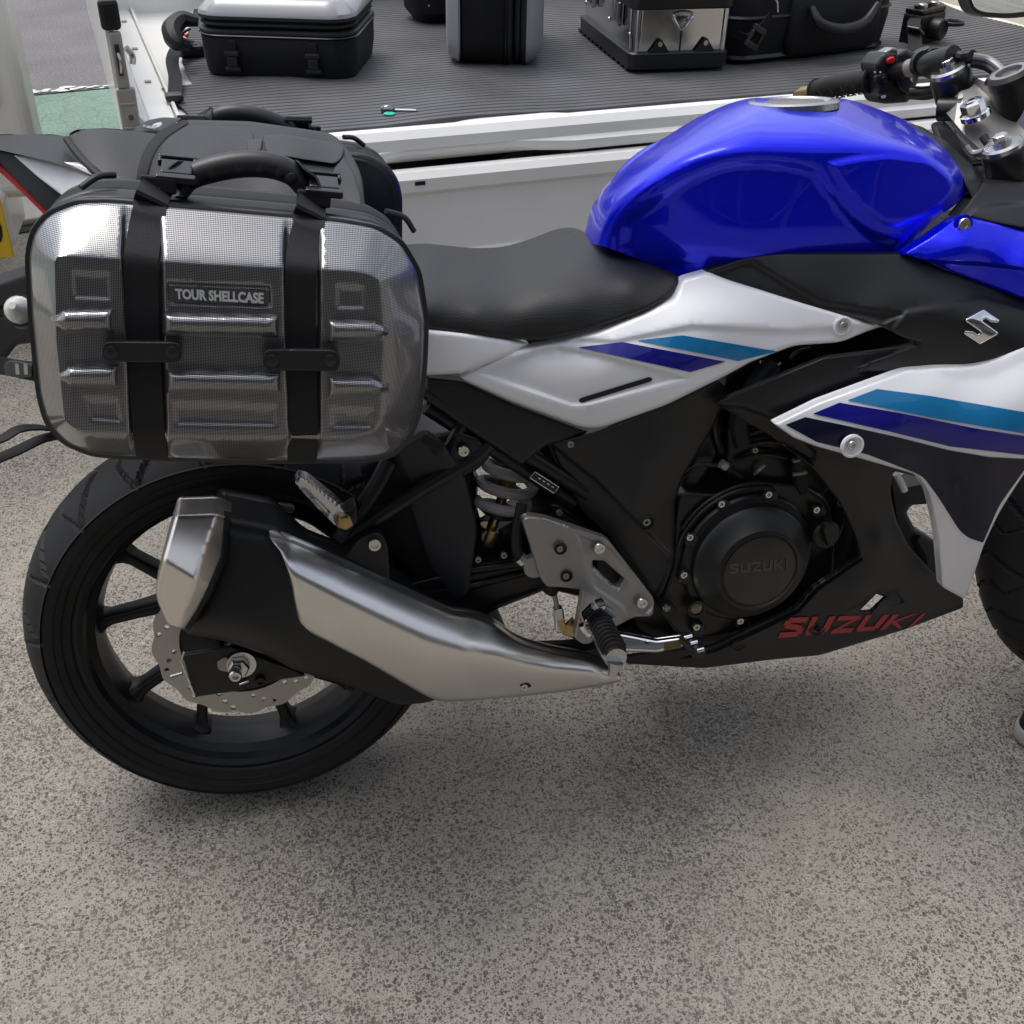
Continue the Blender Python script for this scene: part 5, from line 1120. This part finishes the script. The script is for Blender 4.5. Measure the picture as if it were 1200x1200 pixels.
# ---- blue upper fairing, dark inner panel
bf, bff = part('upper_fairing', rp([(1056, 298, 2), (1090, 277, 6), (1118, 256, 6), (1135, 254, 4), (1160, 260), (1200, 268), (1262, 276), (1262, 375), (1204, 352), (1150, 333), (1100, 312), (1062, 299)], 3), [(1060, 298, .182), (1118, 258, .175), (1200, 270, .175), (1260, 280, .18), (1262, 370, .205), (1150, 330, .196), (1130, 285, .205), (1200, 305, .215), (1100, 305, .2), (1250, 315, .22)], 'blue', rnd=.004, thick=.014, step=6,
               bulges=[([(1040, 299), (1090, 303), (1150, 305), (1200, 312), (1300, 330), (1300, 400), (1040, 340)], -.008, 7, 's')])
o = lathe('bolt_recess', U(1129, 263, .184), OUT, [(.0125, -.003), (.0125, .0015), (.0105, .002), (.010, .001), (0, .001)], 'blue', bf, 28); bolt(1129, 263, .1855, .0085, o)
part('inner_panel', rp([(1120, 256), (1136, 236), (1150, 214), (1180, 211), (1262, 212), (1262, 278), (1200, 268), (1160, 260), (1136, 254)], 3), [(1122, 252, .165), (1150, 215, .12), (1250, 215, .12), (1250, 270, .165), (1180, 262, .17)], 'matte', rnd=.004, thick=.02, bulges=[([(1122, 262), (1140, 243), (1170, 237), (1270, 232), (1270, 290), (1120, 280)], .006, 5, 's')])

# ---- tail
tc_, tcf = part('tail_top', rp([(-60, 150), (-20, 156), (0, 157), (60, 157), (82, 160), (95, 176), (118, 204), (126, 214), (90, 200), (60, 190), (0, 176), (-60, 168)], 4), [(-60, 152, 0), (0, 158, 0), (80, 160, .0), (124, 212, .10), (60, 188, .085), (0, 175, .06), (-60, 167, .05), (40, 170, .04)], 'matte', rnd=.002, mirror=True)
tw, twf = part('tail_white_panel', rp([(15, 181, 4), (60, 187), (95, 193), (128, 212), (140, 240), (110, 250), (78, 233), (45, 208)], 4), [(16, 182, .065), (95, 194, .09), (135, 225, .11), (80, 232, .1)], 'white', rnd=.002, thick=.01)
part('tail_side', rp([(-60, 166), (0, 175), (60, 186), (100, 194), (130, 214), (150, 260), (70, 262), (57, 249), (30, 222), (0, 191), (-60, 176)], 4), [(-60, 170, .045), (0, 182, .058), (100, 196, .085), (145, 250, .1), (60, 245, .09)], 'matte', rnd=.002, thick=.04)
part('tail_light', rp([(-60, 172), (0, 190), (30, 220), (58, 248), (52, 252), (24, 224), (0, 202), (-60, 184)], 2), [(-60, 176, .04), (0, 195, .052), (55, 250, .08)], 'red', rnd=.002, thick=.02)
pseat, psf = part('passenger_seat', rp([(79, 158, 6), (88, 152, 8), (115, 150, 20), (170, 155, 10), (205, 160), (215, 190), (210, 230), (180, 222), (124, 206, 8), (100, 188, 12)], 6), [(82, 158, 0), (100, 151, 0), (160, 152, 0), (205, 156, 0), (120, 202, .1), (160, 214, .115), (210, 228, .12), (95, 178, .05), (130, 180, .065), (200, 190, .07)], 'seat', rnd=.003, mirror=True, step=8)
tube('seat_trim', UT([(78, 163, .04), (92, 182, .07), (112, 202, .1), (125, 210, .112)]), .004, 'black', bike)
# rear fender, plate holder, turn signal
part('rear_fender', rp([(-60, 352), (0, 330), (34, 318), (60, 320), (60, 400), (38, 402), (20, 404), (0, 430), (-60, 440)], 4), [(-60, 360, -.02), (0, 335, .0), (40, 330, .02), (40, 400, .02), (0, 425, .0)], 'matte', rnd=.006, thick=.06, bulges=[([(-70, 372), (0, 358), (30, 352), (30, 366), (0, 374), (-70, 400)], -.008, 4, 's')])
sg = tube('turn_signal', UT([(60, 365, .05), (34, 368, .09), (22, 366, .12)]), [.010, .014, .018], 'matte', bike)
tube('signal_lens', UT([(29, 367, .11), (20, 362, .135), (14, 358, .15)]), [.016, .015, .004], 'clear', sg, seg=16, spl=3)
tube('signal_rim', UT([(27, 366, .118), (23, 364, .128)]), [.0195, .0185], 'matte', sg, seg=16, spl=1)

# ---- steering head, bars, mirror (turned to the left)
FA = np.array([-math.sin(RAD(25.6)), 0, math.cos(RAD(25.6))])
def fork(px, py, Y, L=.30):
    top = U(px, py, Y); f = lathe('fork_leg', top, -FA, [(.0, 0), (.027, 0), (.029, .004), (.029, .035), (.0265, .04), (.0265, L), (0, L)], 'satin', bike, 36)
    c = lathe('fork_cap', top+FA*.001, FA, [(.026, -.004), (.026, .005), (.023, .008), (.012, .008), (.012, .012), (.006, .012), (.006, .004), (0, .004)], 'silver', f, 36)
    lathe('cap_hex', top+FA*.012, FA, [(.0095, 0), (.0095, .008), (.008, .009), (.0, .009)], 'bolt', c, 6)
    return f
fork(1113, 86, -.10, .36)
fork(1176, 175, .09, .36)
tcl = [U(1094, 92, -.115)-FA*.03, U(1120, 66, -.10)-FA*.03, U(1190, 100, .0)-FA*.025, U(1225, 160, .07)-FA*.03, U(1185, 185, .09)-FA*.03, U(1132, 150, .0)-FA*.012, U(1118, 130, -.03)-FA*.02]
tcl = [np.array(p) for p in tcl]; V = tcl+[p-FA*.024 for p in tcl]; k = len(tcl)
mk('triple_clamp', V, [tuple(range(k)), tuple(range(k, 2*k))[::-1]]+[(j, (j+1) % k, k+(j+1) % k, k+j) for j in range(k)], 'alu', bike, smooth=False, bevel=.006)
sn = lathe('stem_nut', U(1142, 131, 0)-FA*.004, FA, [(.020, -.004), (.020, .003), (.017, .004), (.0, .004)], 'chrome', bike, 36)
lathe('stem_hex', U(1142, 131, 0), FA, [(.0165, 0), (.0165, .013), (.014, .016), (.009, .016), (.008, .014), (0, .014)], 'chrome', sn, 6)
ig = lathe('ignition_lock', U(1184, 92, -.02), FA, [(.030, -.06), (.030, -.01), (.033, -.004), (.033, .006), (.028, .011), (.019, .008), (.0, .006)], 'engine', bike, 36)
lathe('lock_ring', U(1184, 92, -.02)+FA*.007, FA, [(.026, 0), (.025, .004), (.018, .004), (.017, 0)], 'alu', ig, 36)
part('head_shroud', rp([(1116, 150), (1130, 146), (1160, 160), (1225, 170), (1225, 215), (1180, 212), (1152, 214), (1140, 192), (1126, 176)], 6), [(1120, 152, -.05), (1220, 180, .06), (1150, 212, .05)], 'black', rnd=.01, thick=.06)
tube('brake_line', UT([(1152, 160, .03), (1160, 168, .04), (1180, 160, .05)]), .006, 'engine', bike)
tube('brake_line', UT([(1132, 172, .02), (1142, 180, .03), (1165, 172, .05)]), .005, 'alu', bike)
tube('brake_line', UT([(1140, 192, .03), (1155, 190, .04), (1180, 186, .06)]), .0045, 'engine', bike)
bar = tube('handlebar', UT([(1100, 74, -.13), (1080, 77, -.19), (1055, 83, -.25), (1000, 97, -.36), (950, 108, -.43)]), .0125, 'satin', bike, seg=16, spl=1)
cb = tube('bar_clamp', UT([(1118, 70, -.10), (1098, 74, -.13), (1086, 77, -.16)]), [.02, .019, .016], 'engine', bar, seg=16)
for x, r in ((1083, .018), (1096, .021)): tube('clamp_ring', UT([(x, 74, -.17), (x-4, 75, -.18)]), r, 'engine', bar, seg=20, spl=1)
tube('bar_collar', UT([(1066, 80, -.205), (1074, 78, -.19)]), .0135, 'alu', bar, seg=16, spl=1)
gp = [U(1023, 94, -.30), U(985, 99, -.37), U(955, 107, -.43)]
grip = tube('grip', gp, .0175, 'rubber', bar, seg=24, spl=4)
gd = (gp[2]-gp[0]); gL = np.linalg.norm(gd); gd /= gL; gx_, gy_, ga_ = frame_from(gd)
for j in range(9):
    for q_ in range(5):
        t0 = 2*math.pi*(q_/5+.1*(j % 2)); pts_ = []
        for s in (-1, -.5, 0, .5, 1):
            th_ = t0+s*.5; pts_.append(gp[0]+gd*(gL*(.1+.095*j)+.006*(abs(s)-.5))+.0176*(math.cos(th_)*gx_+math.sin(th_)*gy_))
        tube('grip_ridge', pts_, .0012, 'rubber', grip, seg=4, spl=1)
for h in (.02, .97): lathe('grip_flange', gp[0]+gd*gL*h, gd, [(.0175, -.003), (.0205, -.001), (.0205, .002), (.0175, .003)], 'rubber', grip, 28)
tube('bar_end', [gp[2]+gd*.004, gp[2]+gd*.03, gp[2]+gd*.05], [.011, .012, .006], 'gold', bar, seg=16, spl=1)
def sw(name, poly, Y, mat, parent, th, rnd=.004, **k): return relief(name, rp(poly, 4), cY(Y), mat, parent, rnd=rnd, thick=th, **k)[0]
swh = sw('switch_housing', [(1024, 76), (1034, 62), (1050, 60), (1066, 72), (1068, 112), (1064, 120), (1034, 122), (1028, 115), (1028, 92)], -.265, 'matte', bar, .045, .008)
sw('housing_band', [(1050, 62), (1062, 57), (1074, 64), (1078, 78), (1076, 96), (1066, 112), (1052, 104), (1049, 80)], -.255, 'buckle', swh, .05, .007)
sw('hazard_button', [(1039.5, 69), (1048, 65.5), (1050, 71), (1048, 74.5), (1040, 75)], -.259, 'red', swh, .008, .002)
sw('pass_lever', [(1035, 61), (1046, 55), (1052, 57), (1050, 62), (1038, 66)], -.27, 'alu', swh, .02, .003)
sw('beam_switch', [(1025, 89), (1040, 86), (1041, 97), (1027, 99)], -.262, 'black', swh, .006, .002)
sw('beam_button', [(1033, 90), (1040, 89), (1040, 96), (1034, 97)], -.258, 'engine', swh, .006, .002)
sw('horn_button', [(1028, 111), (1044, 108), (1045, 117), (1030, 119)], -.26, 'black', swh, .008, .002)
sw('horn_mark', [(1032, 112.5), (1038.5, 111), (1038, 114.5), (1035, 115.5), (1033.5, 115.5)], -.2595, 'whiteprint', swh, .001, 0)
for x in (1025.5, 1032): sw('switch_mark', [(x-1, 83.5), (x+1, 83.5), (x+1, 86), (x-1, 86)], -.2575, 'whiteprint', swh, .001, 0)
tube('clutch_perch', UT([(1080, 58, -.2), (1082, 66, -.2), (1082, 74, -.2)]), .0115, 'engine', bar, seg=16, spl=1)
tube('clutch_lever', UT([(1068, 108, -.21), (1085, 108, -.19), (1100, 104, -.16)]), .009, 'engine', bar, seg=12)
bolt(1071, 92, -.2, .006, bar, 'bolt')
tube('switch_cable', UT([(1068, 112, -.22), (1090, 112, -.18), (1108, 100, -.14)]), .006, 'rubber', bar)
tube('head_tube_end', UT([(1100, 128, -.09), (1112, 128, -.08), (1130, 128, -.06)]), .0165, 'engine', bike, seg=20, spl=1)
tube('clutch_cable', UT([(1108, 62, -.12), (1128, 68, -.1), (1140, 66, -.08)]), .009, 'engine', bike)
tube('clutch_cable', UT([(1140, 66, -.08), (1158, 70, -.07), (1172, 80, -.05), (1185, 95, -.03)]), .0055, 'alu', bike)
tube('clutch_cable', UT([(1138, 74, -.08), (1156, 78, -.07), (1170, 88, -.05)]), .006, 'engine', bike)
mir = part('mirror', rp([(1133, -25), (1134, 0, 6), (1140, 14, 8), (1152, 19, 6), (1180, 22, 10), (1262, 14), (1262, -40)], 4), [(1135, 0, -.33), (1200, 20, -.36), (1250, -30, -.37)], 'matte', rnd=.004, thick=.03)[0]
part('mirror_glass', rp([(1137, -25), (1138, 0, 6), (1143, 10, 8), (1153, 14, 6), (1180, 16, 10), (1262, 6), (1262, -40)], 4), [(1135, 0, -.3275), (1200, 20, -.3575), (1250, -30, -.3675)], 'glass', mir, rnd=0, thick=.001)
# side stand on the far side
tube('side_stand', [(.62, .12, .26), (.60, .22, .10), (.585, .30, -.03)], [.014, .012, .011], 'satin', bike)

# ================================================================== the saddle-bag cases
def post_of(px, py, Y, tilt):
    c = U(px, py, Y); return Matrix.Translation(Vector(c)) @ Matrix.Rotation(tilt, 4, 'Y')
tl, tr = U(150, 240, .33), U(400, 262, .33)
TILT = -math.atan2((tr-tl)[2], (tr-tl)[0])
CM = post_of(267, 392, .33, TILT); CI = CM.inverted(); CIn = npm(CI)
def L(px, py, Y):
    p = U(px, py, Y); return CIn[:3, :3] @ p+CIn[:3, 3]
case = empty('shell_case', 'silver perforated hard shell side case strapped over the rear wheel', 'case', BIKE @ CM)
SH = [(33, 300), (40, 270), (58, 250), (92, 237), (130, 236), (250, 246), (400, 259), (440, 266), (470, 284), (490, 318), (499, 375), (497, 430), (490, 487), (478, 515), (457, 535), (425, 540), (300, 541), (150, 536), (110, 533), (76, 519), (55, 495), (46, 462), (37, 375)]
SH = rp(SH, 12, 4)
SCT = [(267, 392, .33), (60, 300, .33), (450, 320, .33), (80, 500, .33), (450, 500, .33)]
FACE = rp([(64, 300, 16), (85, 300, 10), (250, 310), (420, 318, 14), (444, 325, 14), (450, 400), (446, 500, 16), (420, 512, 14), (250, 512), (95, 506, 14), (76, 495, 14), (66, 400)], 10)
def bar_(x0, x1, y0, y1, taper=0):
    ym = (y0+y1)/2
    if taper < 0: return rp([(x0, ym-2), (x0+12, y0+1), (x1, y0), (x1, y1), (x0+14, y1-1), (x0, ym+3)], 3)
    if taper > 0: return rp([(x0, y0), (x1-20, y0+1), (x1, ym), (x1-18, y1-2), (x0, y1)], 3)
    return rp([(x0, y0), (x1, y0+2), (x1, y1+2), (x0, y1)], 3)
BARS = [bar_(62, 134, 361, 391, -1), bar_(190, 328, 366, 394, 0), bar_(383, 458, 374, 402, 1), bar_(68, 140, 427, 455, -1), bar_(194, 330, 433, 460, 0), bar_(383, 457, 440, 467, 1)]
shb = [(rp([(143, 210), (188, 210), (193, 300), (195, 400), (200, 560), (152, 560), (146, 400), (140, 300)], 3), -.007, 6, 's'),
       (rp([(333, 210), (378, 210), (378, 560), (338, 560), (332, 400), (330, 300)], 3), -.007, 6, 's'),
       (rp([(194, 329), (318, 334), (320, 362), (196, 358)], 5), -.005, 4, 's'),
       (rp([(82, 316), (130, 318), (132, 354), (84, 352)], 5), -.0022, 7, 's'), (rp([(392, 332), (428, 334), (430, 364), (392, 364)], 5), -.0022, 7, 's'),
       (rp([(200, 470), (326, 474), (326, 502), (204, 500)], 5), -.0022, 7, 's'), (rp([(386, 476), (440, 478), (438, 504), (386, 504)], 5), -.0022, 7, 's'),
       (rp([(96, 464), (140, 466), (146, 498), (104, 494)], 5), -.0022, 7, 's')]+[(b, .017, 13, 'c') for b in BARS]
def tapered(p):
    ins = poly_in(np.array(FACE), p); d = poly_dist(FACE, p); do = poly_dist(SH, p)
    t = np.where(ins, 1, do/(do+d+1e-9)); return .050*(1-(1-t)**1.12)
_base = depth_fn(SCT)
def shf_(p):
    p = np.atleast_2d(np.asarray(p, float)); y = _base(p)-.030+tapered(p)
    for b in shb:
        m_ = np.clip(poly_dist(SH, p)/25, 0, 1); y = y+bulge(p, *b)*m_
    return y
shell, _ = relief('shell', SH, SCT, 'shell', case, rnd=.006, thick=.02, step=4, mp=L, yf=shf_, bulges=[b for b in shb]+[(FACE, 0, 8, 's')], angle=50)
def dec(name, poly, mat, off=.001, parent=shell, th=.001, step=6): return relief(name, poly, None, mat, parent, step=step, rnd=0, thick=th, back=False, yf=lambda p: shf_(p)+off, mp=L)[0]
pln = dec('name_plate', rp([(201, 336), (312, 340), (314, 357), (203, 353)], 2), P('plate_grey', (.09, .085, .08), .35, coat=1), .0006)
font_text('lettering', 'TOUR SHELLCASE', [(205, 338), (309, 343), (309, 356), (206, 350.5)], shf_, 'whiteprint', pln, off=.0026, offset=.045, mp=L)
# body of the case behind the shell: rounded rings
cen = np.array([267, 392.])
def ringpts(g, gx=1.0): return resample(np.array([(cen[0]+(x-cen[0])*g*gx, cen[1]+(y-cen[1])*g) for x, y in SH]), 9)
base_ring = np.array([L(x, y, .297) for x, y in resample(np.array(SH), 9)])
def loft(name, layers, mat, parent, close=True):
    V, F = [], []; k = len(base_ring)
    for g, y, dx, dz in layers:
        q = base_ring.copy(); q[:, 0] = q[:, 0]*g+dx; q[:, 2] = q[:, 2]*g+dz; q[:, 1] = y; V += list(q)
    for i in range(len(layers)-1):
        for j in range(k): F.append((i*k+j, i*k+(j+1) % k, (i+1)*k+(j+1) % k, (i+1)*k+j))
    if close: F += [tuple(range(k))[::-1], tuple((len(layers)-1)*k+j for j in range(k))]
    return mk(name, V, F, mat, parent, angle=50)
loft('rim_trim', [(.99, 0.031, 0, 0), (1.018, 0.033, 0, 0), (1.022, 0.038, 0, 0), (1.02, 0.044, 0, 0), (1.0, 0.048, 0, 0)], 'buckle', case)
loft('zip_tape', [(.99, 0.046, 0, 0), (.998, 0.054, 0, .0), (.99, 0.064, 0, 0)], 'webbing', case)
loft('zip_teeth', [(.995, 0.064, 0, 0), (1.008, 0.066, 0, 0), (1.008, 0.070, 0, 0), (.995, 0.072, 0, 0)], 'matte', case)
loft('gusset', [(.99, 0.071, 0, 0), (1.0, 0.078, 0, 0), (1.006, 0.088, 0, 0), (1.0, 0.096, 0, 0)], 'nylon', case)
loft('piping', [(1.0, 0.095, 0, 0), (1.014, 0.098, 0, 0), (1.014, 0.102, 0, 0), (1.0, 0.105, 0, 0)], 'buckle', case)
loft('body', [(1.0, 0.104, 0, 0), (1.012, 0.109, 0, .001), (1.015, 0.144, 0, .001), (1.005, 0.169, 0, .0), (.95, 0.179, 0, 0)], 'fabric', case)
loft('piping', [(.998, 0.162, 0, 0), (1.016, 0.166, 0, 0), (1.016, 0.170, 0, 0), (.99, 0.174, 0, 0)], 'buckle', case)
# straps over the shell
def strap(pts, wd, name='strap'):
    """pts: centre line in the picture over the shell, then free points (local) over the top"""
    fr = [np.array(L(x, y, float(shf_([(x, y)])[0])+.0035)) for x, y in pts]; return fr
s1 = strap([(178, 536), (176, 520), (174, 500), (172, 470), (170, 440), (168, 400), (166, 360), (165, 330), (165, 305), (168, 285), (172, 262), (175, 248)], .03)
s2 = strap([(354, 540), (355, 524), (355, 500), (354, 470), (353, 440), (352, 400), (351, 370), (352, 340), (353, 315), (355, 295), (359, 275), (362, 264)], .03)
zt = base_ring[:, 2].max()
def over(s, x):
    t = s[-1]; return [t+np.array([0, .012, .006]), np.array([t[0]+.002, .03, t[2]+.012]), np.array([t[0]+.004, .055, t[2]+.016]), np.array([t[0]+.006, .068, t[2]+.019])]
def under(s): b = s[0]; return [np.array([b[0], .07, b[2]-.001]), np.array([b[0], .045, b[2]+.001]), b+np.array([0, .010, -.003])]
straps = []
for s in (s1, s2):
    pts_ = under(s)+s+over(s, 0)
    straps.append(ribbon('strap', pts_, .031, 'webbing', case, th=.0022, up=(0, -1, .01), spln=3))
# cross tabs with rivets
for i, (x0, x1, y0, y1) in enumerate(((119, 213, 400, 424), (308, 398, 409, 434))):
    yy = float(shf_([((x0+x1)/2-30, (y0+y1)/2)])[0])
    poly = rp([(x0, y0, 11), (x1, y0+1, 11), (x1+1, y1+1, 11), (x0, y1, 11)], 11, 6)
    t_ = relief('cross_tab', poly, cY(.3675), 'leather', case, rnd=.002, thick=.004, step=5, mp=L)[0]
    t_['label'] = 'black leather tab holding the strap'
    for xx in (x0+11, x1-11): lathe('rivet', L(xx, (y0+y1)/2+.5, .3678), OUT, [(.0062, 0), (.0062, .0015), (.004, .0025), (0, .0025)], 'buckle', t_, 20)
# handle, buckles
def TOP(x, y, z): return np.array([x, y, zt+z])
hp = [TOP(-.050, .085, .006), TOP(-.038, .09, .022), TOP(.0, .092, .036), TOP(.034, .092, .040), TOP(.060, .09, .034), TOP(.075, .088, .018)]
def build_handle(dx, z0):
    h = [p+np.array([dx, 0, z0]) for p in hp]
    o = mk('handle', *tube_vf(h, [.0095, .0125, .0135, .0135, .0125, .0095], 14, 6), 'handle', case)
    for i in range(6):
        t = .2+.12*i; q_ = cat_rom(np.array(h), 6); c_ = q_[int(t*len(q_))]; lathe('grip_bump', c_+np.array([0, -.0085, -.004]), (0, -1, -.4), [(.008, -.003), (.0072, .002), (.004, .0045), (0, .005)], 'handle', o, 14)
    for sx, e in ((-1, h[0]), (1, h[-1])):
        ribbon('handle_loop', [e+np.array([sx*.018, -.02, -.006]), e+np.array([sx*.010, -.008, .012]), e+np.array([-sx*.008, .0, .018]), e+np.array([-sx*.004, .012, .0]), e+np.array([sx*.01, .012, -.014])], .026, 'webbing', o, up=(1, 0, .3))
    return o
t1, t2 = s1[-1][0], s2[-1][0]
build_handle((t1+t2)/2-.0125+.012, 0)
def buckle(x, y, z, rot, wd=.038, ln=.044):
    Mx = Matrix.Translation((x, y, z)) @ Matrix.Rotation(rot, 4, 'X')
    vf = join([box_vf((-wd/2, -.003, -.0035), (wd/2, .006, .0045)), box_vf((-wd/2+.004, .006, -.003), (wd/2-.004, ln-.012, .005)), box_vf((-wd/2, ln-.014, -.0035), (wd/2, ln-.010, .0045)),
               box_vf((-wd/2, ln-.004, -.0035), (wd/2, ln, .0045)), box_vf((-wd/2, ln-.010, -.0035), (-wd/2+.004, ln-.004, .0045)), box_vf((wd/2-.004, ln-.010, -.0035), (wd/2, ln-.004, .0045))])
    return mk('buckle', *xf(vf, Mx), 'buckle', case, smooth=False, bevel=.0018)
buckle(t1+.022, .062, s1[-1][2]+.026, .35); buckle(t2+.016, .06, s2[-1][2]+.026, .3)
for (sx, tt) in ((t1+.006, s1), (t2+.006, s2)): box('strap_fold', (sx-.017, .058, tt[-1][2]+.012), (sx+.017, .066, tt[-1][2]+.028), 'webbing', case, .002)
tube('end_pull', [L(462, 262, .27)+np.array([-.01, 0, .012]), L(472, 270, .26)+np.array([0, 0, .014]), L(484, 284, .25)+np.array([0, 0, .012])], .003, 'buckle', case)
tube('end_pull', [L(95, 232, .24)+np.array([0, 0, .01]), L(115, 226, .23)+np.array([0, 0, .016]), L(135, 221, .22)+np.array([0, 0, .014])], .0035, 'buckle', case)

def copy_tree(o, parent=None):
    c = o.copy(); C.objects.link(c)
    if parent is not None: c.parent = parent
    for ch in list(o.children): copy_tree(ch, c)
    return c
# the twin case on the far side
far = copy_tree(case)
fc_ = Vector(CM.translation); 
FM = Matrix.Translation((fc_.x+.045, .33, fc_.z-.0)) @ Matrix.Rotation(math.pi, 4, 'Z') @ Matrix.Rotation(-TILT*.4, 4, 'Y')
far.matrix_world = BIKE @ FM
far['label'] = 'black side case on the far side with its handle and fabric back showing'

# bridge pad over the passenger seat joining both cases
pad = empty('bridge_pad', 'black nylon bridge pad lying over the passenger seat between the two cases', 'pad', BIKE)
PD_ = [(158, 225, .15), (160, 205, .14), (168, 178, .095), (185, 157, .03), (215, 143, -.03), (290, 146, -.04), (380, 160, -.03), (330, 215, .14), (300, 232, .155), (240, 228, .155), (400, 240, .155), (240, 185, .10), (340, 185, .09), (420, 210, .11), (240, 160, .02), (340, 165, .02)]
pm, pmf = relief('panel', rp([(158, 232, 4), (160, 205, 8), (168, 176, 14), (186, 155, 14), (216, 142, 10), (292, 144), (392, 158, 14), (412, 180, 14), (424, 205, 12), (430, 262), (300, 262)], 6), PD_, 'nylon', pad, rnd=.004, thick=.02, step=8)
relief('edge_tape', rp([(158, 235, 4), (160, 203, 8), (168, 174, 14), (186, 153, 14), (216, 140, 10), (222, 144), (195, 160, 12), (180, 180, 12), (173, 205, 8), (172, 235)], 4), None, 'webbing', pm, rnd=.002, thick=.004, step=6, yf=lambda p: pmf(p)+.004)
f1, f1f = relief('velcro_flap', rp([(190, 168, 8), (220, 147, 6), (288, 150, 8), (297, 156, 5), (297, 172, 5), (288, 178, 5), (262, 186), (232, 186), (188, 186)], 6), None, 'leather', pm, rnd=.002, thick=.006, step=6, yf=lambda p: pmf(p)+.006)
f2, f2f = relief('velcro_flap', rp([(308, 160, 4), (330, 158), (392, 168, 8), (404, 172, 4), (400, 186, 4), (392, 192, 8), (350, 186), (312, 178, 5)], 5), None, 'leather', pm, rnd=.003, thick=.01, step=6, yf=lambda p: pmf(p)+.016)
relief('hook_patch', rp([(288, 164), (308, 163), (306, 176), (296, 178), (290, 176)], 3), None, 'matte', pm, rnd=.003, thick=.006, step=6, yf=lambda p: pmf(p)+.009)
relief('side_band', rp([(390, 200, 4), (402, 184, 4), (414, 200, 8), (424, 230, 6), (425, 250), (390, 250)], 5), None, 'leather', pm, rnd=.003, thick=.006, step=6, yf=lambda p: pmf(p)+.012)
# seat-side flap with a tab
relief('corner_flap', rp([(134, 158, 3), (140, 156, 3), (150, 158), (170, 142, 8), (190, 138), (214, 139), (186, 156), (170, 172), (164, 184), (152, 170)], 5), [(136, 158, -.02), (170, 145, -.06), (210, 140, -.1), (162, 178, .04)], 'nylon', pm, rnd=.003, thick=.008, step=6)
tube('flap_tab', UT([(134, 158, .0), (142, 162, .01), (150, 168, .02)]), .006, 'buckle', pm)
ribbon('d_ring', UT([(168, 148, -.04), (178, 150, -.04), (186, 145, -.05)]), .01, 'chrome', pm, th=.003, up=(0, .3, 1))
# hold-down straps reaching to the left of the case
hs_ = empty('tie_down_strap', 'black tie-down strap with slotted buckle running left from the case', 'strap', BIKE)
ribbon('webbing', UT([(-50, 428, .10), (-10, 428, .12), (10, 430, .14), (40, 436, .18), (70, 440, .2)]), .02, 'webbing', hs_, up=(0, -1, .2))
bk = relief('buckle', rp([(4, 427), (12, 422), (38, 426), (38, 442), (14, 442), (6, 438)], 3), [(4, 430, .15), (38, 430, .19), (20, 440, .17)], 'buckle', hs_, rnd=.002, thick=.006)[0]
for x in (20, 30): relief('buckle_slot', rp([(x-2.5, 426), (x+2, 427), (x+3, 439), (x-1.5, 439)], 1), [(4, 430, .1508), (38, 430, .1908), (20, 440, .1708)], 'alu', bk, rnd=0, thick=.001)
hs2 = empty('loose_strap', 'thin black strap looping out below the near case beside the rear tyre', 'strap', BIKE)
ribbon('webbing', UT([(70, 506, .2), (48, 501, .22), (22, 503, .24), (2, 514, .25), (-30, 520, .25)]), .012, 'webbing', hs2, up=(0, -.4, 1))
ribbon('webbing', UT([(80, 508, .2), (50, 514, .22), (20, 528, .24), (-10, 540, .25), (-50, 550, .25)]), .014, 'webbing', hs2, up=(0, -.4, 1))
